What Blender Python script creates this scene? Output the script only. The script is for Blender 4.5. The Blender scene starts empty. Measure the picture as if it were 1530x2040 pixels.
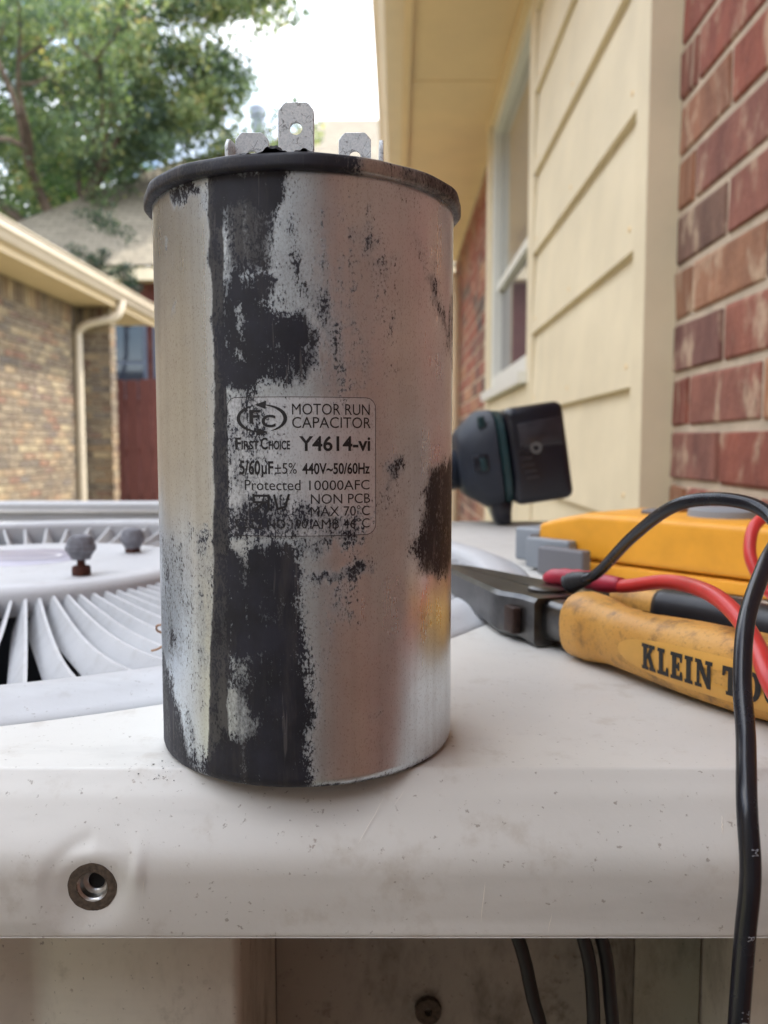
import bpy, bmesh, math, random
import numpy as np
from mathutils import Vector, Matrix, Euler

random.seed(7)
rng = np.random.default_rng(7)
scene = bpy.context.scene
col = scene.collection
R_ = math.radians

# ------------------------------------------------------------------ camera
EYE = 0.0643                      # lens height above the condenser's top sheet (z = 0)
cam_d = bpy.data.cameras.new('camera')
cam = bpy.data.objects.new('camera', cam_d)
col.objects.link(cam)
cam.location = (0, 0, EYE)
cam.rotation_euler = (R_(90) - math.atan(132 / 1640), 0, 0)
cam_d.sensor_fit = 'HORIZONTAL'
cam_d.sensor_width = 36
cam_d.lens = 36 * 1640 / 1530
cam_d.clip_start = 0.01
cam_d.clip_end = 2000
cam_d.dof.use_dof = True
cam_d.dof.focus_distance = 0.156
cam_d.dof.aperture_fstop = 35
scene.camera = cam

# ------------------------------------------------------------------ sky, sun, exposure
SUN_EL, SUN_AZ = R_(58), R_(68)   # azimuth measured from +Y towards +X
w = bpy.data.worlds.new('World')
scene.world = w
w.use_nodes = True
nt = w.node_tree
nt.nodes.clear()
o_ = nt.nodes.new('ShaderNodeOutputWorld')
bg = nt.nodes.new('ShaderNodeBackground')
sky = nt.nodes.new('ShaderNodeTexSky')
sky.sky_type = 'NISHITA'
sky.sun_disc = False
sky.sun_elevation = SUN_EL
sky.sun_rotation = SUN_AZ
sky.dust_density = 2.0
tc = nt.nodes.new('ShaderNodeTexCoord')
ns = nt.nodes.new('ShaderNodeTexNoise')
ns.inputs['Scale'].default_value = 3.2
ns.inputs['Detail'].default_value = 6
ns.inputs['Roughness'].default_value = 0.55
cr = nt.nodes.new('ShaderNodeValToRGB')
cr.color_ramp.elements[0].position = 0.43
cr.color_ramp.elements[1].position = 0.62
mx = nt.nodes.new('ShaderNodeMix')
mx.data_type = 'RGBA'
mx.inputs['B'].default_value = (11.5, 11.6, 11.8, 1)      # bright cloud
nt.links.new(tc.outputs['Generated'], ns.inputs['Vector'])
nt.links.new(ns.outputs['Fac'], cr.inputs['Fac'])
nt.links.new(cr.outputs['Color'], mx.inputs['Factor'])
nt.links.new(sky.outputs['Color'], mx.inputs['A'])
nt.links.new(mx.outputs['Result'], bg.inputs['Color'])
bg.inputs['Strength'].default_value = 0.12
nt.links.new(bg.outputs['Background'], o_.inputs['Surface'])

sun_d = bpy.data.lights.new('sun', 'SUN')
sun_d.energy = 2.0
sun_d.angle = R_(0.6)
sun_d.color = (1.0, 0.95, 0.86)
sun = bpy.data.objects.new('sun', sun_d)
col.objects.link(sun)
sdir = Vector((math.sin(SUN_AZ) * math.cos(SUN_EL), math.cos(SUN_AZ) * math.cos(SUN_EL), math.sin(SUN_EL)))
sun.rotation_euler = sdir.to_track_quat('Z', 'Y').to_euler()
sun.location = (6, 3, 12)

scene.view_settings.view_transform = 'Standard'
scene.view_settings.look = 'None'
scene.view_settings.gamma = 1
scene.view_settings.use_curve_mapping = False
scene.view_settings.exposure = 2.06
scene.cycles.max_bounces = 6
scene.cycles.diffuse_bounces = 3
scene.cycles.glossy_bounces = 3
scene.cycles.transmission_bounces = 3
scene.render.resolution_x = 768
scene.render.resolution_y = 1024

# ------------------------------------------------------------------ helpers
def srgb(r, g, b):
    f = lambda c: (c / 255 / 12.92) if c / 255 <= 0.04045 else ((c / 255 + 0.055) / 1.055) ** 2.4
    return (f(r), f(g), f(b), 1)

def org(parent):
    v = Vector((0, 0, 0))
    while parent is not None:
        v += parent.location
        parent = parent.parent
    return v

def link(o, parent=None):
    col.objects.link(o)
    if parent is not None:
        o.parent = parent
    return o

def tag(o, label, cat, group=None, kind=None):
    if label: o['label'] = label
    if cat: o['category'] = cat
    if group: o['group'] = group
    if kind: o['kind'] = kind
    return o

def thing(name, loc, label, cat, group=None):
    o = bpy.data.objects.new(name, None)
    o.location = loc
    o.empty_display_size = 0.05
    col.objects.link(o)
    return tag(o, label, cat, group)

def mesh_data(name, verts, faces, mat, smooth=False):
    me = bpy.data.meshes.new(name)
    me.from_pydata([tuple(v) for v in verts], [], faces)
    if mat is not None: me.materials.append(mat)
    if smooth: me.shade_smooth()
    me.update()
    return me

def mk(name, verts, faces, mat, parent=None, smooth=False, auto=None):
    """One mesh object; verts are given in world space."""
    o3 = org(parent)
    me = mesh_data(name, [(v[0] - o3.x, v[1] - o3.y, v[2] - o3.z) for v in verts], faces, mat, smooth)
    if auto is not None:
        me.shade_smooth()
        me.set_sharp_from_angle(angle=R_(auto))
    return link(bpy.data.objects.new(name, me), parent)

class MB:
    """Collects simple shapes that belong to ONE part."""
    def __init__(s): s.v = []; s.f = []
    def add(s, v, f):
        n = len(s.v); s.v += [tuple(p) for p in v]; s.f += [tuple(i + n for i in q) for q in f]
        return s
    def box(s, x0, x1, y0, y1, z0, z1):
        return s.add([(x0, y0, z0), (x1, y0, z0), (x1, y1, z0), (x0, y1, z0), (x0, y0, z1), (x1, y0, z1), (x1, y1, z1), (x0, y1, z1)],
                     [(0, 3, 2, 1), (4, 5, 6, 7), (0, 1, 5, 4), (1, 2, 6, 5), (2, 3, 7, 6), (3, 0, 4, 7)])
    def build(s, name, mat, parent=None, smooth=False, auto=None):
        return mk(name, s.v, s.f, mat, parent, smooth, auto)

def rbox(size, bev, seg=3):
    """Rounded box centred on the origin -> verts, faces"""
    bm = bmesh.new()
    bmesh.ops.create_cube(bm, size=1)
    bmesh.ops.scale(bm, vec=size, verts=bm.verts)
    bmesh.ops.bevel(bm, geom=bm.edges[:], offset=bev, segments=seg, profile=0.5, affect='EDGES')
    bm.verts.index_update()
    v = [x.co.copy() for x in bm.verts]; f = [tuple(q.index for q in x.verts) for x in bm.faces]
    bm.free()
    return v, f

def xf(v, mat):
    return [mat @ Vector(p) for p in v]

def catmull(pts, n=8):
    P = [np.array(p, float) for p in pts]
    P = [2 * P[0] - P[1]] + P + [2 * P[-1] - P[-2]]
    out = []
    for i in range(1, len(P) - 2):
        for k in range(n):
            t = k / n
            out.append(0.5 * (2 * P[i] + (P[i + 1] - P[i - 1]) * t + (2 * P[i - 1] - 5 * P[i] + 4 * P[i + 1] - P[i + 2]) * t * t
                              + (3 * P[i] - P[i - 1] - 3 * P[i + 1] + P[i + 2]) * t ** 3))
    out.append(P[-2])
    return out

def tube(pts, rad, seg=12, caps=True):
    """Round tube along points; rad a number or a list."""
    P = [Vector(p) for p in pts]
    n = len(P)
    rr = rad if hasattr(rad, '__len__') else [rad] * n
    v = []; f = []
    up = Vector((0.123, 0.31, 0.94)).normalized()
    side = None
    for i in range(n):
        t = (P[min(i + 1, n - 1)] - P[max(i - 1, 0)]).normalized()
        if side is None:
            side = t.cross(up)
            if side.length < 1e-4: side = t.cross(Vector((1, 0, 0)))
        side = (side - t * side.dot(t)).normalized()
        b = t.cross(side)
        for k in range(seg):
            a = 2 * math.pi * k / seg
            v.append(P[i] + (side * math.cos(a) + b * math.sin(a)) * rr[i])
    for i in range(n - 1):
        for k in range(seg):
            k2 = (k + 1) % seg
            f.append((i * seg + k, i * seg + k2, (i + 1) * seg + k2, (i + 1) * seg + k))
    if caps:
        f.append(tuple(range(seg))[::-1]); f.append(tuple((n - 1) * seg + k for k in range(seg)))
    return v, f

def lathe(prof, seg=48, center=(0, 0, 0)):
    """Profile of (r, z) turned round the vertical."""
    cx, cy, cz = center
    v = []; f = []
    m = len(prof)
    for r, z in prof:
        for k in range(seg):
            a = 2 * math.pi * k / seg
            v.append((cx + r * math.cos(a), cy + r * math.sin(a), cz + z))
    for i in range(m - 1):
        for k in range(seg):
            k2 = (k + 1) % seg
            f.append((i * seg + k, i * seg + k2, (i + 1) * seg + k2, (i + 1) * seg + k))
    f.append(tuple(range(seg))[::-1]); f.append(tuple((m - 1) * seg + k for k in range(seg)))
    return v, f

def loft(secs, seg=28):
    """secs: (centre, axis_u, axis_v, half_u, half_v, exponent) -> superellipse loft with caps."""
    v = []; f = []
    for c, au, av, hu, hv, e in secs:
        c = Vector(c); au = Vector(au); av = Vector(av)
        for k in range(seg):
            a = 2 * math.pi * k / seg
            ca, sa = math.cos(a), math.sin(a)
            v.append(c + au * hu * math.copysign(abs(ca) ** (2 / e), ca) + av * hv * math.copysign(abs(sa) ** (2 / e), sa))
    n = len(secs)
    for i in range(n - 1):
        for k in range(seg):
            k2 = (k + 1) % seg
            f.append((i * seg + k, i * seg + k2, (i + 1) * seg + k2, (i + 1) * seg + k))
    f.append(tuple(range(seg))[::-1]); f.append(tuple((n - 1) * seg + k for k in range(seg)))
    return v, f

# ------------------------------------------------------------------ material helpers
class NB:
    """Tiny node builder."""
    def __init__(s, name):
        s.m = bpy.data.materials.new(name); s.m.use_nodes = True
        s.t = s.m.node_tree
        s.b = s.t.nodes['Principled BSDF']
        s.out = s.t.nodes['Material Output']
    def n(s, typ, **kw):
        x = s.t.nodes.new(typ)
        for k, v in kw.items(): setattr(x, k, v)
        return x
    def l(s, a, b): s.t.links.new(a, b)
    def coord(s, scale=(1, 1, 1), kind='Object'):
        c = s.n('ShaderNodeTexCoord'); m = s.n('ShaderNodeMapping')
        m.inputs['Scale'].default_value = scale
        s.l(c.outputs[kind], m.inputs['Vector'])
        return m.outputs['Vector']
    def noise(s, scale, detail=4, rough=0.55, vec=None, stretch=(1, 1, 1)):
        x = s.n('ShaderNodeTexNoise')
        x.inputs['Scale'].default_value = scale; x.inputs['Detail'].default_value = detail; x.inputs['Roughness'].default_value = rough
        s.l(vec if vec is not None else s.coord(stretch), x.inputs['Vector'])
        return x.outputs['Fac']
    def ramp(s, fac, stops):
        x = s.n('ShaderNodeValToRGB'); r = x.color_ramp
        while len(r.elements) < len(stops): r.elements.new(0.5)
        for e, (p, c) in zip(r.elements, stops):
            e.position = p; e.color = c if len(c) == 4 else (*c, 1)
        s.l(fac, x.inputs['Fac'])
        return x.outputs['Color']
    def step(s, fac, a, b):
        x = s.n('ShaderNodeMapRange', interpolation_type='SMOOTHSTEP')
        x.inputs['From Min'].default_value = a; x.inputs['From Max'].default_value = b
        s.l(fac, x.inputs['Value'])
        return x.outputs['Result']
    def math(s, op, a, b=0.0, clamp=False):
        x = s.n('ShaderNodeMath', operation=op); x.use_clamp = clamp
        for i, q in ((0, a), (1, b)):
            if isinstance(q, (int, float)): x.inputs[i].default_value = q
            else: s.l(q, x.inputs[i])
        return x.outputs[0]
    def mix(s, fac, a, b, blend='MIX'):
        x = s.n('ShaderNodeMix', data_type='RGBA', blend_type=blend)
        for k, q in (('Factor', fac), ('A', a), ('B', b)):
            if isinstance(q, (int, float)): x.inputs[k].default_value = q
            elif isinstance(q, tuple): x.inputs[k].default_value = q
            else: s.l(q, x.inputs[k])
        return x.outputs['Result']
    def set(s, key, q):
        if isinstance(q, (int, float, tuple)): s.b.inputs[key].default_value = q
        else: s.l(q, s.b.inputs[key])
        return s
    def bump(s, h, strength=0.3, dist=0.001):
        x = s.n('ShaderNodeBump'); x.inputs['Strength'].default_value = strength; x.inputs['Distance'].default_value = dist
        s.l(h, x.inputs['Height']); s.l(x.outputs['Normal'], s.b.inputs['Normal'])
        return s
    def attr(s, name, out='Fac'):
        x = s.n('ShaderNodeAttribute'); x.attribute_name = name
        return x.outputs[out]

def flat(name, c, rough=0.6, metal=0.0, var=0.12, scale=40, bump=0.0, bscale=200, dist=0.0005, spec=0.5):
    """Painted / plain surface with slight blotchy variation and grain."""
    k = NB(name)
    n = k.noise(scale, 5, 0.6)
    lo = tuple(x * (1 - var) for x in c[:3]) + (1,); hi = tuple(min(1, x * (1 + var)) for x in c[:3]) + (1,)
    k.set('Base Color', k.ramp(n, [(0.3, lo), (0.7, hi)]))
    k.set('Roughness', k.math('ADD', k.math('MULTIPLY', n, 0.2), rough - 0.1))
    k.set('Metallic', metal)
    k.b.inputs['Specular IOR Level'].default_value = spec
    if bump: k.bump(k.noise(bscale, 4, 0.6), bump, dist)
    return k.m

# ------------------------------------------------------------------ materials of the setting
def brick_mat(name, stops, smear, smear_amt=0.5, nscale=14):
    k = NB(name)
    oi = k.n('ShaderNodeObjectInfo'); ge = k.n('ShaderNodeNewGeometry')
    rnd = k.math('FRACT', k.math('ADD', oi.outputs['Random'], ge.outputs['Random Per Island']))
    base = k.ramp(rnd, stops)
    vec = k.n('ShaderNodeVectorMath', operation='ADD')
    sc = k.n('ShaderNodeVectorMath', operation='SCALE'); sc.inputs['Scale'].default_value = 9.0
    cmb = k.n('ShaderNodeCombineXYZ'); k.l(rnd, cmb.inputs[0]); k.l(rnd, cmb.inputs[2])
    k.l(cmb.outputs[0], sc.inputs[0])
    k.l(k.coord((1, 1, 0.55)), vec.inputs[0]); k.l(sc.outputs[0], vec.inputs[1])
    n1 = k.noise(nscale, 6, 0.65, vec.outputs[0]); n2 = k.noise(nscale * 9, 4, 0.7, vec.outputs[0])
    shade = k.ramp(n1, [(0.3, (0.62, 0.6, 0.62)), (0.55, (1, 1, 1)), (0.75, (1.3, 1.18, 1.05))])
    c = k.mix(1.0, base, shade, 'MULTIPLY')
    n3 = k.noise(nscale * 1.6, 3, 0.6, vec.outputs[0])
    c = k.mix(k.math('MULTIPLY', k.step(n3, 0.52, 0.70), smear_amt), c, smear)
    c = k.mix(k.math('MULTIPLY', k.step(n2, 0.58, 0.7), 0.35), c, (0.02, 0.015, 0.015, 1))
    k.set('Base Color', c).set('Roughness', 0.85)
    k.bump(k.math('ADD', n1, k.math('MULTIPLY', n2, 1.6)), 0.8, 0.004)
    return k.m

M = {}
M['red_brick'] = brick_mat('red_brick', [(0.0, srgb(148, 80, 64)), (0.25, srgb(158, 98, 80)), (0.45, srgb(124, 86, 78)), (0.6, srgb(180, 126, 92)), (0.76, srgb(84, 72, 72)), (0.82, srgb(152, 84, 68)), (1.0, srgb(148, 88, 74))],
                           srgb(214, 190, 160), 0.6, 16)
M['tan_brick'] = brick_mat('tan_brick', [(0.0, srgb(104, 90, 74)), (0.25, srgb(124, 110, 90)), (0.45, srgb(92, 82, 72)), (0.6, srgb(130, 108, 82)), (0.75, srgb(148, 134, 106)), (0.88, srgb(116, 86, 68)), (1.0, srgb(98, 92, 84))],
                           srgb(170, 158, 132), 0.35, 9)
M['dark_red_brick'] = brick_mat('dark_red_brick', [(0.0, srgb(90, 45, 42)), (0.5, srgb(110, 58, 50)), (1.0, srgb(80, 45, 45))], srgb(150, 120, 100), 0.2, 9)
M['mortar'] = flat('mortar', srgb(190, 172, 150), 0.9, var=0.18, scale=30, bump=0.6, bscale=300, dist=0.002)
M['tan_mortar'] = flat('tan_mortar', srgb(146, 136, 116), 0.9, var=0.15, scale=12, bump=0.5, bscale=120, dist=0.002)
M['siding'] = flat('siding_paint', srgb(222, 207, 176), 0.55, var=0.08, scale=7, bump=0.12, bscale=160, dist=0.0008)
M['soffit'] = flat('soffit_paint', srgb(232, 204, 156), 0.6, var=0.05, scale=5, bump=0.1, bscale=90)
M['gutter'] = flat('gutter_enamel', srgb(226, 206, 172), 0.4, var=0.05, scale=8)
M['gutter_white'] = flat('gutter_cream_enamel', srgb(180, 168, 148), 0.4, var=0.05, scale=6)
M['vinyl'] = flat('vinyl', srgb(226, 224, 214), 0.35, var=0.03, scale=10)
M['slate_frame'] = flat('slate_window_frame', srgb(84, 92, 108), 0.4)
M['garage_soffit'] = flat('garage_soffit_paint', srgb(196, 176, 140), 0.6, var=0.06, scale=4)
M['dark_void'] = flat('dark_void', (0.012, 0.012, 0.013, 1), 0.8)
M['concrete'] = flat('concrete', srgb(150, 145, 136), 0.9, var=0.2, scale=5, bump=0.5, bscale=60, dist=0.003)

def ground_mat():
    k = NB('ground_soil_and_grass')
    n = k.noise(1.2, 6, 0.6); n2 = k.noise(30, 5, 0.7)
    a = k.mix(k.step(n, 0.42, 0.58), srgb(176, 168, 150), srgb(120, 124, 88))
    c = k.mix(1.0, a, k.ramp(n2, [(0.3, (0.5, 0.5, 0.5)), (0.7, (1.2, 1.2, 1.2))]), 'MULTIPLY')
    k.set('Base Color', c).set('Roughness', 0.95); k.bump(n2, 0.8, 0.03)
    return k.m
M['ground'] = ground_mat()

def shingle_mat(name, c1, c2, course=0.14):
    k = NB(name)
    n = k.noise(2.5, 3, 0.6); n2 = k.noise(60, 4, 0.7)
    br = k.n('ShaderNodeTexBrick')
    br.inputs['Scale'].default_value = 1.0
    br.inputs['Brick Width'].default_value = 0.3; br.inputs['Row Height'].default_value = course
    br.inputs['Mortar Size'].default_value = 0.014; br.inputs['Bias'].default_value = 0.0
    br.inputs['Color1'].default_value = c1; br.inputs['Color2'].default_value = c2
    br.inputs['Mortar'].default_value = tuple(x * 0.55 for x in c1[:3]) + (1,)
    uv = k.n('ShaderNodeUVMap'); k.l(uv.outputs[0], br.inputs['Vector'])
    c = k.mix(1.0, br.outputs['Color'], k.ramp(n2, [(0.3, (0.75, 0.75, 0.75)), (0.7, (1.2, 1.2, 1.2))]), 'MULTIPLY')
    k.set('Base Color', c).set('Roughness', 0.9); k.bump(n2, 0.5, 0.004)
    return k.m
M['tan_shingle'] = shingle_mat('tan_shingles', srgb(134, 126, 110), srgb(116, 108, 94))
M['brown_shingle'] = shingle_mat('brown_shingles', srgb(124, 92, 82), srgb(104, 78, 72))

def glass_mat(name, c, rough=0.06):
    k = NB(name)
    n = k.noise(1.5, 2, 0.5)
    k.set('Base Color', k.ramp(n, [(0.35, tuple(x * 0.8 for x in c[:3]) + (1,)), (0.65, c)])).set('Roughness', rough)
    k.b.inputs['Specular IOR Level'].default_value = 0.9
    return k.m
M['glass'] = glass_mat('window_glass', srgb(142, 142, 136))
M['glass_dark'] = glass_mat('window_glass_lower', srgb(92, 86, 90))
M['glass_far'] = glass_mat('far_window_glass', srgb(44, 50, 62))

def wood_mat(name, c):
    k = NB(name)
    oi = k.n('ShaderNodeObjectInfo')
    n = k.noise(9, 6, 0.65, stretch=(6, 6, 0.5))
    a = k.ramp(n, [(0.3, tuple(x * 0.6 for x in c[:3])), (0.7, tuple(min(1, x * 1.3) for x in c[:3]))])
    v = k.n('ShaderNodeMapRange'); v.inputs['To Min'].default_value = 0.5; v.inputs['To Max'].default_value = 1.35
    k.l(oi.outputs['Random'], v.inputs['Value'])
    x = k.n('ShaderNodeVectorMath', operation='SCALE'); k.l(a, x.inputs[0]); k.l(v.outputs[0], x.inputs['Scale'])
    k.set('Base Color', x.outputs[0]).set('Roughness', 0.75); k.bump(n, 0.4, 0.003)
    return k.m
M['fence_wood'] = wood_mat('stained_fence_wood', srgb(92, 48, 42))
M['grey_wood'] = wood_mat('added_fence_wood', srgb(172, 166, 160))  # for the fence added out of view behind the camera
M['bark'] = flat('bark', srgb(86, 74, 64), 0.95, var=0.4, scale=6, bump=0.9, bscale=25, dist=0.03)

def leaf_mat(name, stops):
    k = NB(name)
    c = k.ramp(k.attr('tint'), stops)
    k.set('Base Color', c).set('Roughness', 0.5)
    tr = k.n('ShaderNodeBsdfTranslucent'); k.l(k.mix(1.0, c, (1.25, 1.3, 0.7, 1), 'MULTIPLY'), tr.inputs['Color'])
    ms = k.n('ShaderNodeMixShader'); ms.inputs[0].default_value = 0.45
    k.l(k.b.outputs[0], ms.inputs[1]); k.l(tr.outputs[0], ms.inputs[2]); k.l(ms.outputs[0], k.out.inputs['Surface'])
    return k.m
M['leaf_a'] = leaf_mat('leaves_olive', [(0.0, srgb(56, 74, 64)), (0.4, srgb(86, 106, 80)), (0.7, srgb(124, 140, 98)), (0.92, srgb(170, 170, 116)), (1.0, srgb(168, 138, 100))])
M['leaf_b'] = leaf_mat('leaves_dark', [(0.0, srgb(44, 66, 52)), (0.6, srgb(74, 104, 68)), (1.0, srgb(108, 134, 80))])
M['leaf_d'] = leaf_mat('leaves_deep', [(0.0, srgb(26, 40, 34)), (0.6, srgb(40, 58, 44)), (1.0, srgb(62, 80, 54))])
M['leaf_c'] = leaf_mat('leaves_bright', [(0.0, srgb(66, 96, 46)), (0.6, srgb(98, 136, 62)), (1.0, srgb(140, 166, 84))])

# ------------------------------------------------------------------ ground
GZ = -0.93
g = mk('ground', [(-300, -300, GZ), (300, -300, GZ), (300, 500, GZ), (-300, 500, GZ)], [(0, 1, 2, 3)], M['ground'])
tag(g, None, None, kind='structure')
pv, pf = rbox((1.05, 0.95, 0.08), 0.012, 2)
pad = mk('concrete_pad', [(p.x - 0.09, p.y + 0.42, p.z + GZ + 0.041) for p in pv], pf, M['concrete'])
tag(pad, 'flat grey concrete pad under the condenser cabinet', 'pad')

# ------------------------------------------------------------------ bricks
def brick_meshes(name, L, hgt, dep, mat, n=6, ch=0.004):
    out = []
    for i in range(n):
        v = []
        for (inset, y) in ((ch, dep), (0, dep - ch), (0, 0)):
            for sx, sz in ((-1, -1), (1, -1), (1, 1), (-1, 1)):
                j = 0.0016 if y else 0
                v.append((sx * (L / 2 - inset) + random.uniform(-j, j), y + (random.uniform(-j, j) if y == dep else 0), sz * (hgt / 2 - inset) + random.uniform(-j, j)))
        f = [(0, 3, 2, 1)]
        for r in (0, 4):
            for k in range(4): f.append((r + k, r + (k + 1) % 4, r + 4 + (k + 1) % 4, r + 4 + k))
        out.append(mesh_data(name, v, f, mat))
    return out

def lay_bricks(parent, p0, ang, length, z0, z1, meshes, want, stuff_name, step=0.2035, course=0.0677, first=0.0, zoff=None, soldier_from=None):
    """Running bond on the wall face that starts at p0 and runs along angle ang (outward = left of travel).
    want(s, z) says whether the brick at distance s, height z is picked out singly; the rest is one part."""
    o3 = org(parent)
    d = Vector((math.cos(ang), math.sin(ang), 0)); nrm = Vector((-d.y, d.x, 0))
    rest = MB()
    r = 0
    z = (zoff if zoff is not None else z0)
    zs = []
    while z + course <= z1 + 1e-4:
        if z >= z0 - 1e-4: zs.append(z + course / 2)
        z += course
    for r, zc in enumerate(zs):
        s = -(step / 2 if r % 2 else 0) + first
        while s < length - 0.02:
            a, b = max(s + 0.0048, 0.0), min(s + step - 0.0048, length)
            if b - a > 0.03:
                m = random.choice(meshes)
                full = step - 0.0096
                c = Vector(p0[:2] + (0,)) + d * ((a + b) / 2); c.z = zc
                sx = (b - a) / full
                if want((a + b) / 2, zc):
                    o = bpy.data.objects.new('brick', m)
                    o.location = c - o3; o.rotation_euler = (0, 0, ang); o.scale = (sx, 1, 1)
                    link(o, parent)
                else:
                    rest.add([c + d * v.co.x * sx + nrm * v.co.y + Vector((0, 0, v.co.z)) for v in m.vertices], [tuple(q.vertices) for q in m.polygons])
            s += step
    if rest.v:
        ro = rest.build(stuff_name, meshes[0].materials[0], parent)
        ro['kind'] = 'stuff'
    return zs

# ------------------------------------------------------------------ the house on the right
SL = 0.015
def hx(y): return 0.346 + SL * (y - 1.08)        # face of the siding
house = thing('house', (0.4, 2.0, GZ), 'cream sided and red brick house with overhanging eave on the right', 'house')
ANG = math.atan2(1, SL)
SOF = 1.20
def along(y0, y1, off0, off1, z0, z1, mb=None):
    """Box that follows the house wall: off = distance outwards (towards -x) from the siding face."""
    mb = mb or MB()
    v = []
    for z in (z0, z1):
        v += [(hx(y0) - off0, y0, z), (hx(y0) - off1, y0, z), (hx(y1) - off1, y1, z), (hx(y1) - off0, y1, z)]
    lo, hi = v[:4], v[4:]
    return mb.add(lo + hi, [(0, 1, 2, 3), (7, 6, 5, 4), (0, 4, 5, 1), (1, 5, 6, 2), (2, 6, 7, 3), (3, 7, 4, 0)])

along(-3.5, 5.2, -5.0, -0.075, GZ, SOF + 0.05).build('wall_core', M['dark_void'], house)
# near brick wall
bw = along(-3.5, 1.078, -0.07, -0.0305, GZ, SOF - 0.004).build('brick_wall', M['mortar'], house)
rb = brick_meshes('brick', 0.1939, 0.0575, 0.0105, M['red_brick'], 6, 0.0025)
# outward is towards -x: travel along +y has its left at -x
zb = 0.085 - 0.0677 * 15
lay_bricks(bw, (hx(-3.48) + 0.037, -3.48), ANG, 4.552, GZ, SOF - 0.01, rb, lambda s, z: s > 3.95 and z > -0.12, 'brick_courses_out_of_view', zoff=zb, first=0.02)
# far brick wall
fw = along(3.02, 5.19, -0.07, -0.0345, GZ, SOF - 0.004).build('brick_wall', M['mortar'], house)
lay_bricks(fw, (hx(3.02) + 0.041, 3.02), ANG, 2.165, GZ, SOF - 0.01, rb, lambda s, z: z > -0.02 and s < 1.75, 'brick_courses_out_of_view', zoff=zb)
along(5.191, 5.2, -0.074, -0.03, GZ, SOF - 0.006).build('end_board', M['siding'], house)
# siding boards
sw = along(1.085, 2.0, -0.07, -0.012, GZ, SOF - 0.003).build('siding_wall', M['siding'], house)
zs = [0.145 + 0.1845 * i for i in range(-5, 6)]
for i, z in enumerate(zs):
    z1 = min(z + 0.1845 + 0.006, SOF - 0.004)
    v = []
    for y in (1.11, 1.988):
        for off, zz in ((-0.0115, z), (0.0085, z), (-0.003, z1), (-0.0115, z1)):
            v.append((hx(y) - off, y, zz))
    mk('siding_board', v, [(0, 1, 2, 3), (7, 6, 5, 4), (0, 4, 5, 1), (1, 5, 6, 2), (2, 6, 7, 3), (3, 7, 4, 0)], M['siding'], sw)
for i, z in enumerate(zs):
    for y in (1.17, 1.57, 1.95):
        zn = z + 0.03 + random.uniform(-0.004, 0.004)
        if -0.1 < zn < SOF - 0.05:
            nv, nf = lathe([(0.0042, 0), (0.0042, 0.0016), (0.003, 0.002)], 10)
            xo = hx(y) - 0.0063
            mk('nail_head', [(xo - p[2], y + p[0], zn + p[1]) for p in nv], nf, M['soffit'], sw)
along(1.08, 1.135, -0.06, 0.0105, GZ, SOF - 0.004).build('corner_trim', M['siding'], house)
# window between siding and far brick
win = along(2.07, 2.935, -0.07, -0.045, 0.22, SOF - 0.01).build('window', M['vinyl'], house)
W0, W1, WZ0, WZ1 = 2.07, 2.935, 0.25, 1.165
def wpart(name, y0, y1, o0, o1, z0, z1, mat): return along(y0, y1, o0, o1, z0, z1).build(name, mat, win)
for y0, y1 in ((W0, W0 + 0.045), (W1 - 0.045, W1)): wpart('jamb', y0, y1, -0.044, -0.004, WZ0, WZ1, M['vinyl'])
wpart('head', W0 + 0.046, W1 - 0.046, -0.044, -0.005, WZ1 - 0.045, WZ1 - 0.001, M['vinyl'])
wpart('bottom_rail', W0 + 0.046, W1 - 0.046, -0.044, -0.006, WZ0 + 0.001, WZ0 + 0.05, M['vinyl'])
wpart('meeting_rail', W0 + 0.046, W1 - 0.046, -0.044, -0.018, 0.594, 0.618, M['vinyl'])
wpart('pane', W0 + 0.046, W1 - 0.046, -0.040, -0.028, 0.626, WZ1 - 0.046, M['glass'])
wpart('pane', W0 + 0.046, W1 - 0.046, -0.042, -0.034, WZ0 + 0.051, 0.584, M['glass_dark'])
wpart('sill', W0 - 0.02, W1 + 0.02, -0.05, 0.03, WZ0 - 0.03, WZ0 - 0.001, M['vinyl'])
along(1.991, 2.068, -0.06, 0.008, 0.10, SOF - 0.005).build('window_trim', M['siding'], house)
along(2.937, 3.018, -0.06, 0.008, 0.10, SOF - 0.005).build('window_trim', M['siding'], house)
along(1.991, 3.018, -0.06, 0.006, GZ, 0.098).build('apron_board', M['siding'], house)
along(2.07, 2.936, -0.06, 0.009, 0.10, 0.215).build('window_trim', M['siding'], house)
along(2.0, 3.018, -0.04, 0.014, SOF - 0.036, SOF - 0.0055).build('frieze_board', M['soffit'], house)
# eave: soffit panels, fascia, gutter, roof
EV = 0.288                                           # soffit width
for y0, y1 in ((-3.5, -2.21), (-2.205, -0.99), (-0.985, 0.23), (0.235, 1.445), (1.451, 2.665), (2.672, 3.885), (3.891, 5.2)):
    along(y0, y1, -0.08, EV - 0.002, SOF, SOF + 0.012).build('soffit_panel', M['soffit'], house)
along(-3.5, 5.2, EV, EV + 0.022, SOF - 0.018, SOF + 0.15).build('fascia', M['soffit'], house)
gm = MB()
prof = [(EV + 0.023, 0.012), (EV + 0.075, 0.012), (EV + 0.083, 0.03), (EV + 0.094, 0.06), (EV + 0.112, 0.085), (EV + 0.112, 0.118), (EV + 0.100, 0.118), (EV + 0.100, 0.09), (EV + 0.082, 0.066), (EV + 0.07, 0.018), (EV + 0.023, 0.018)]
v = []
for y in (-3.5, 5.22):
    v += [(hx(y) - o, y, SOF + z) for o, z in prof]
n = len(prof)
gm.add(v, [(i, i + 1, n + i + 1, n + i) for i in range(n - 1)] + [tuple(range(n)), tuple(range(2 * n - 1, n - 1, -1))])
gm.build('gutter', M['gutter'], house)
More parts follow.
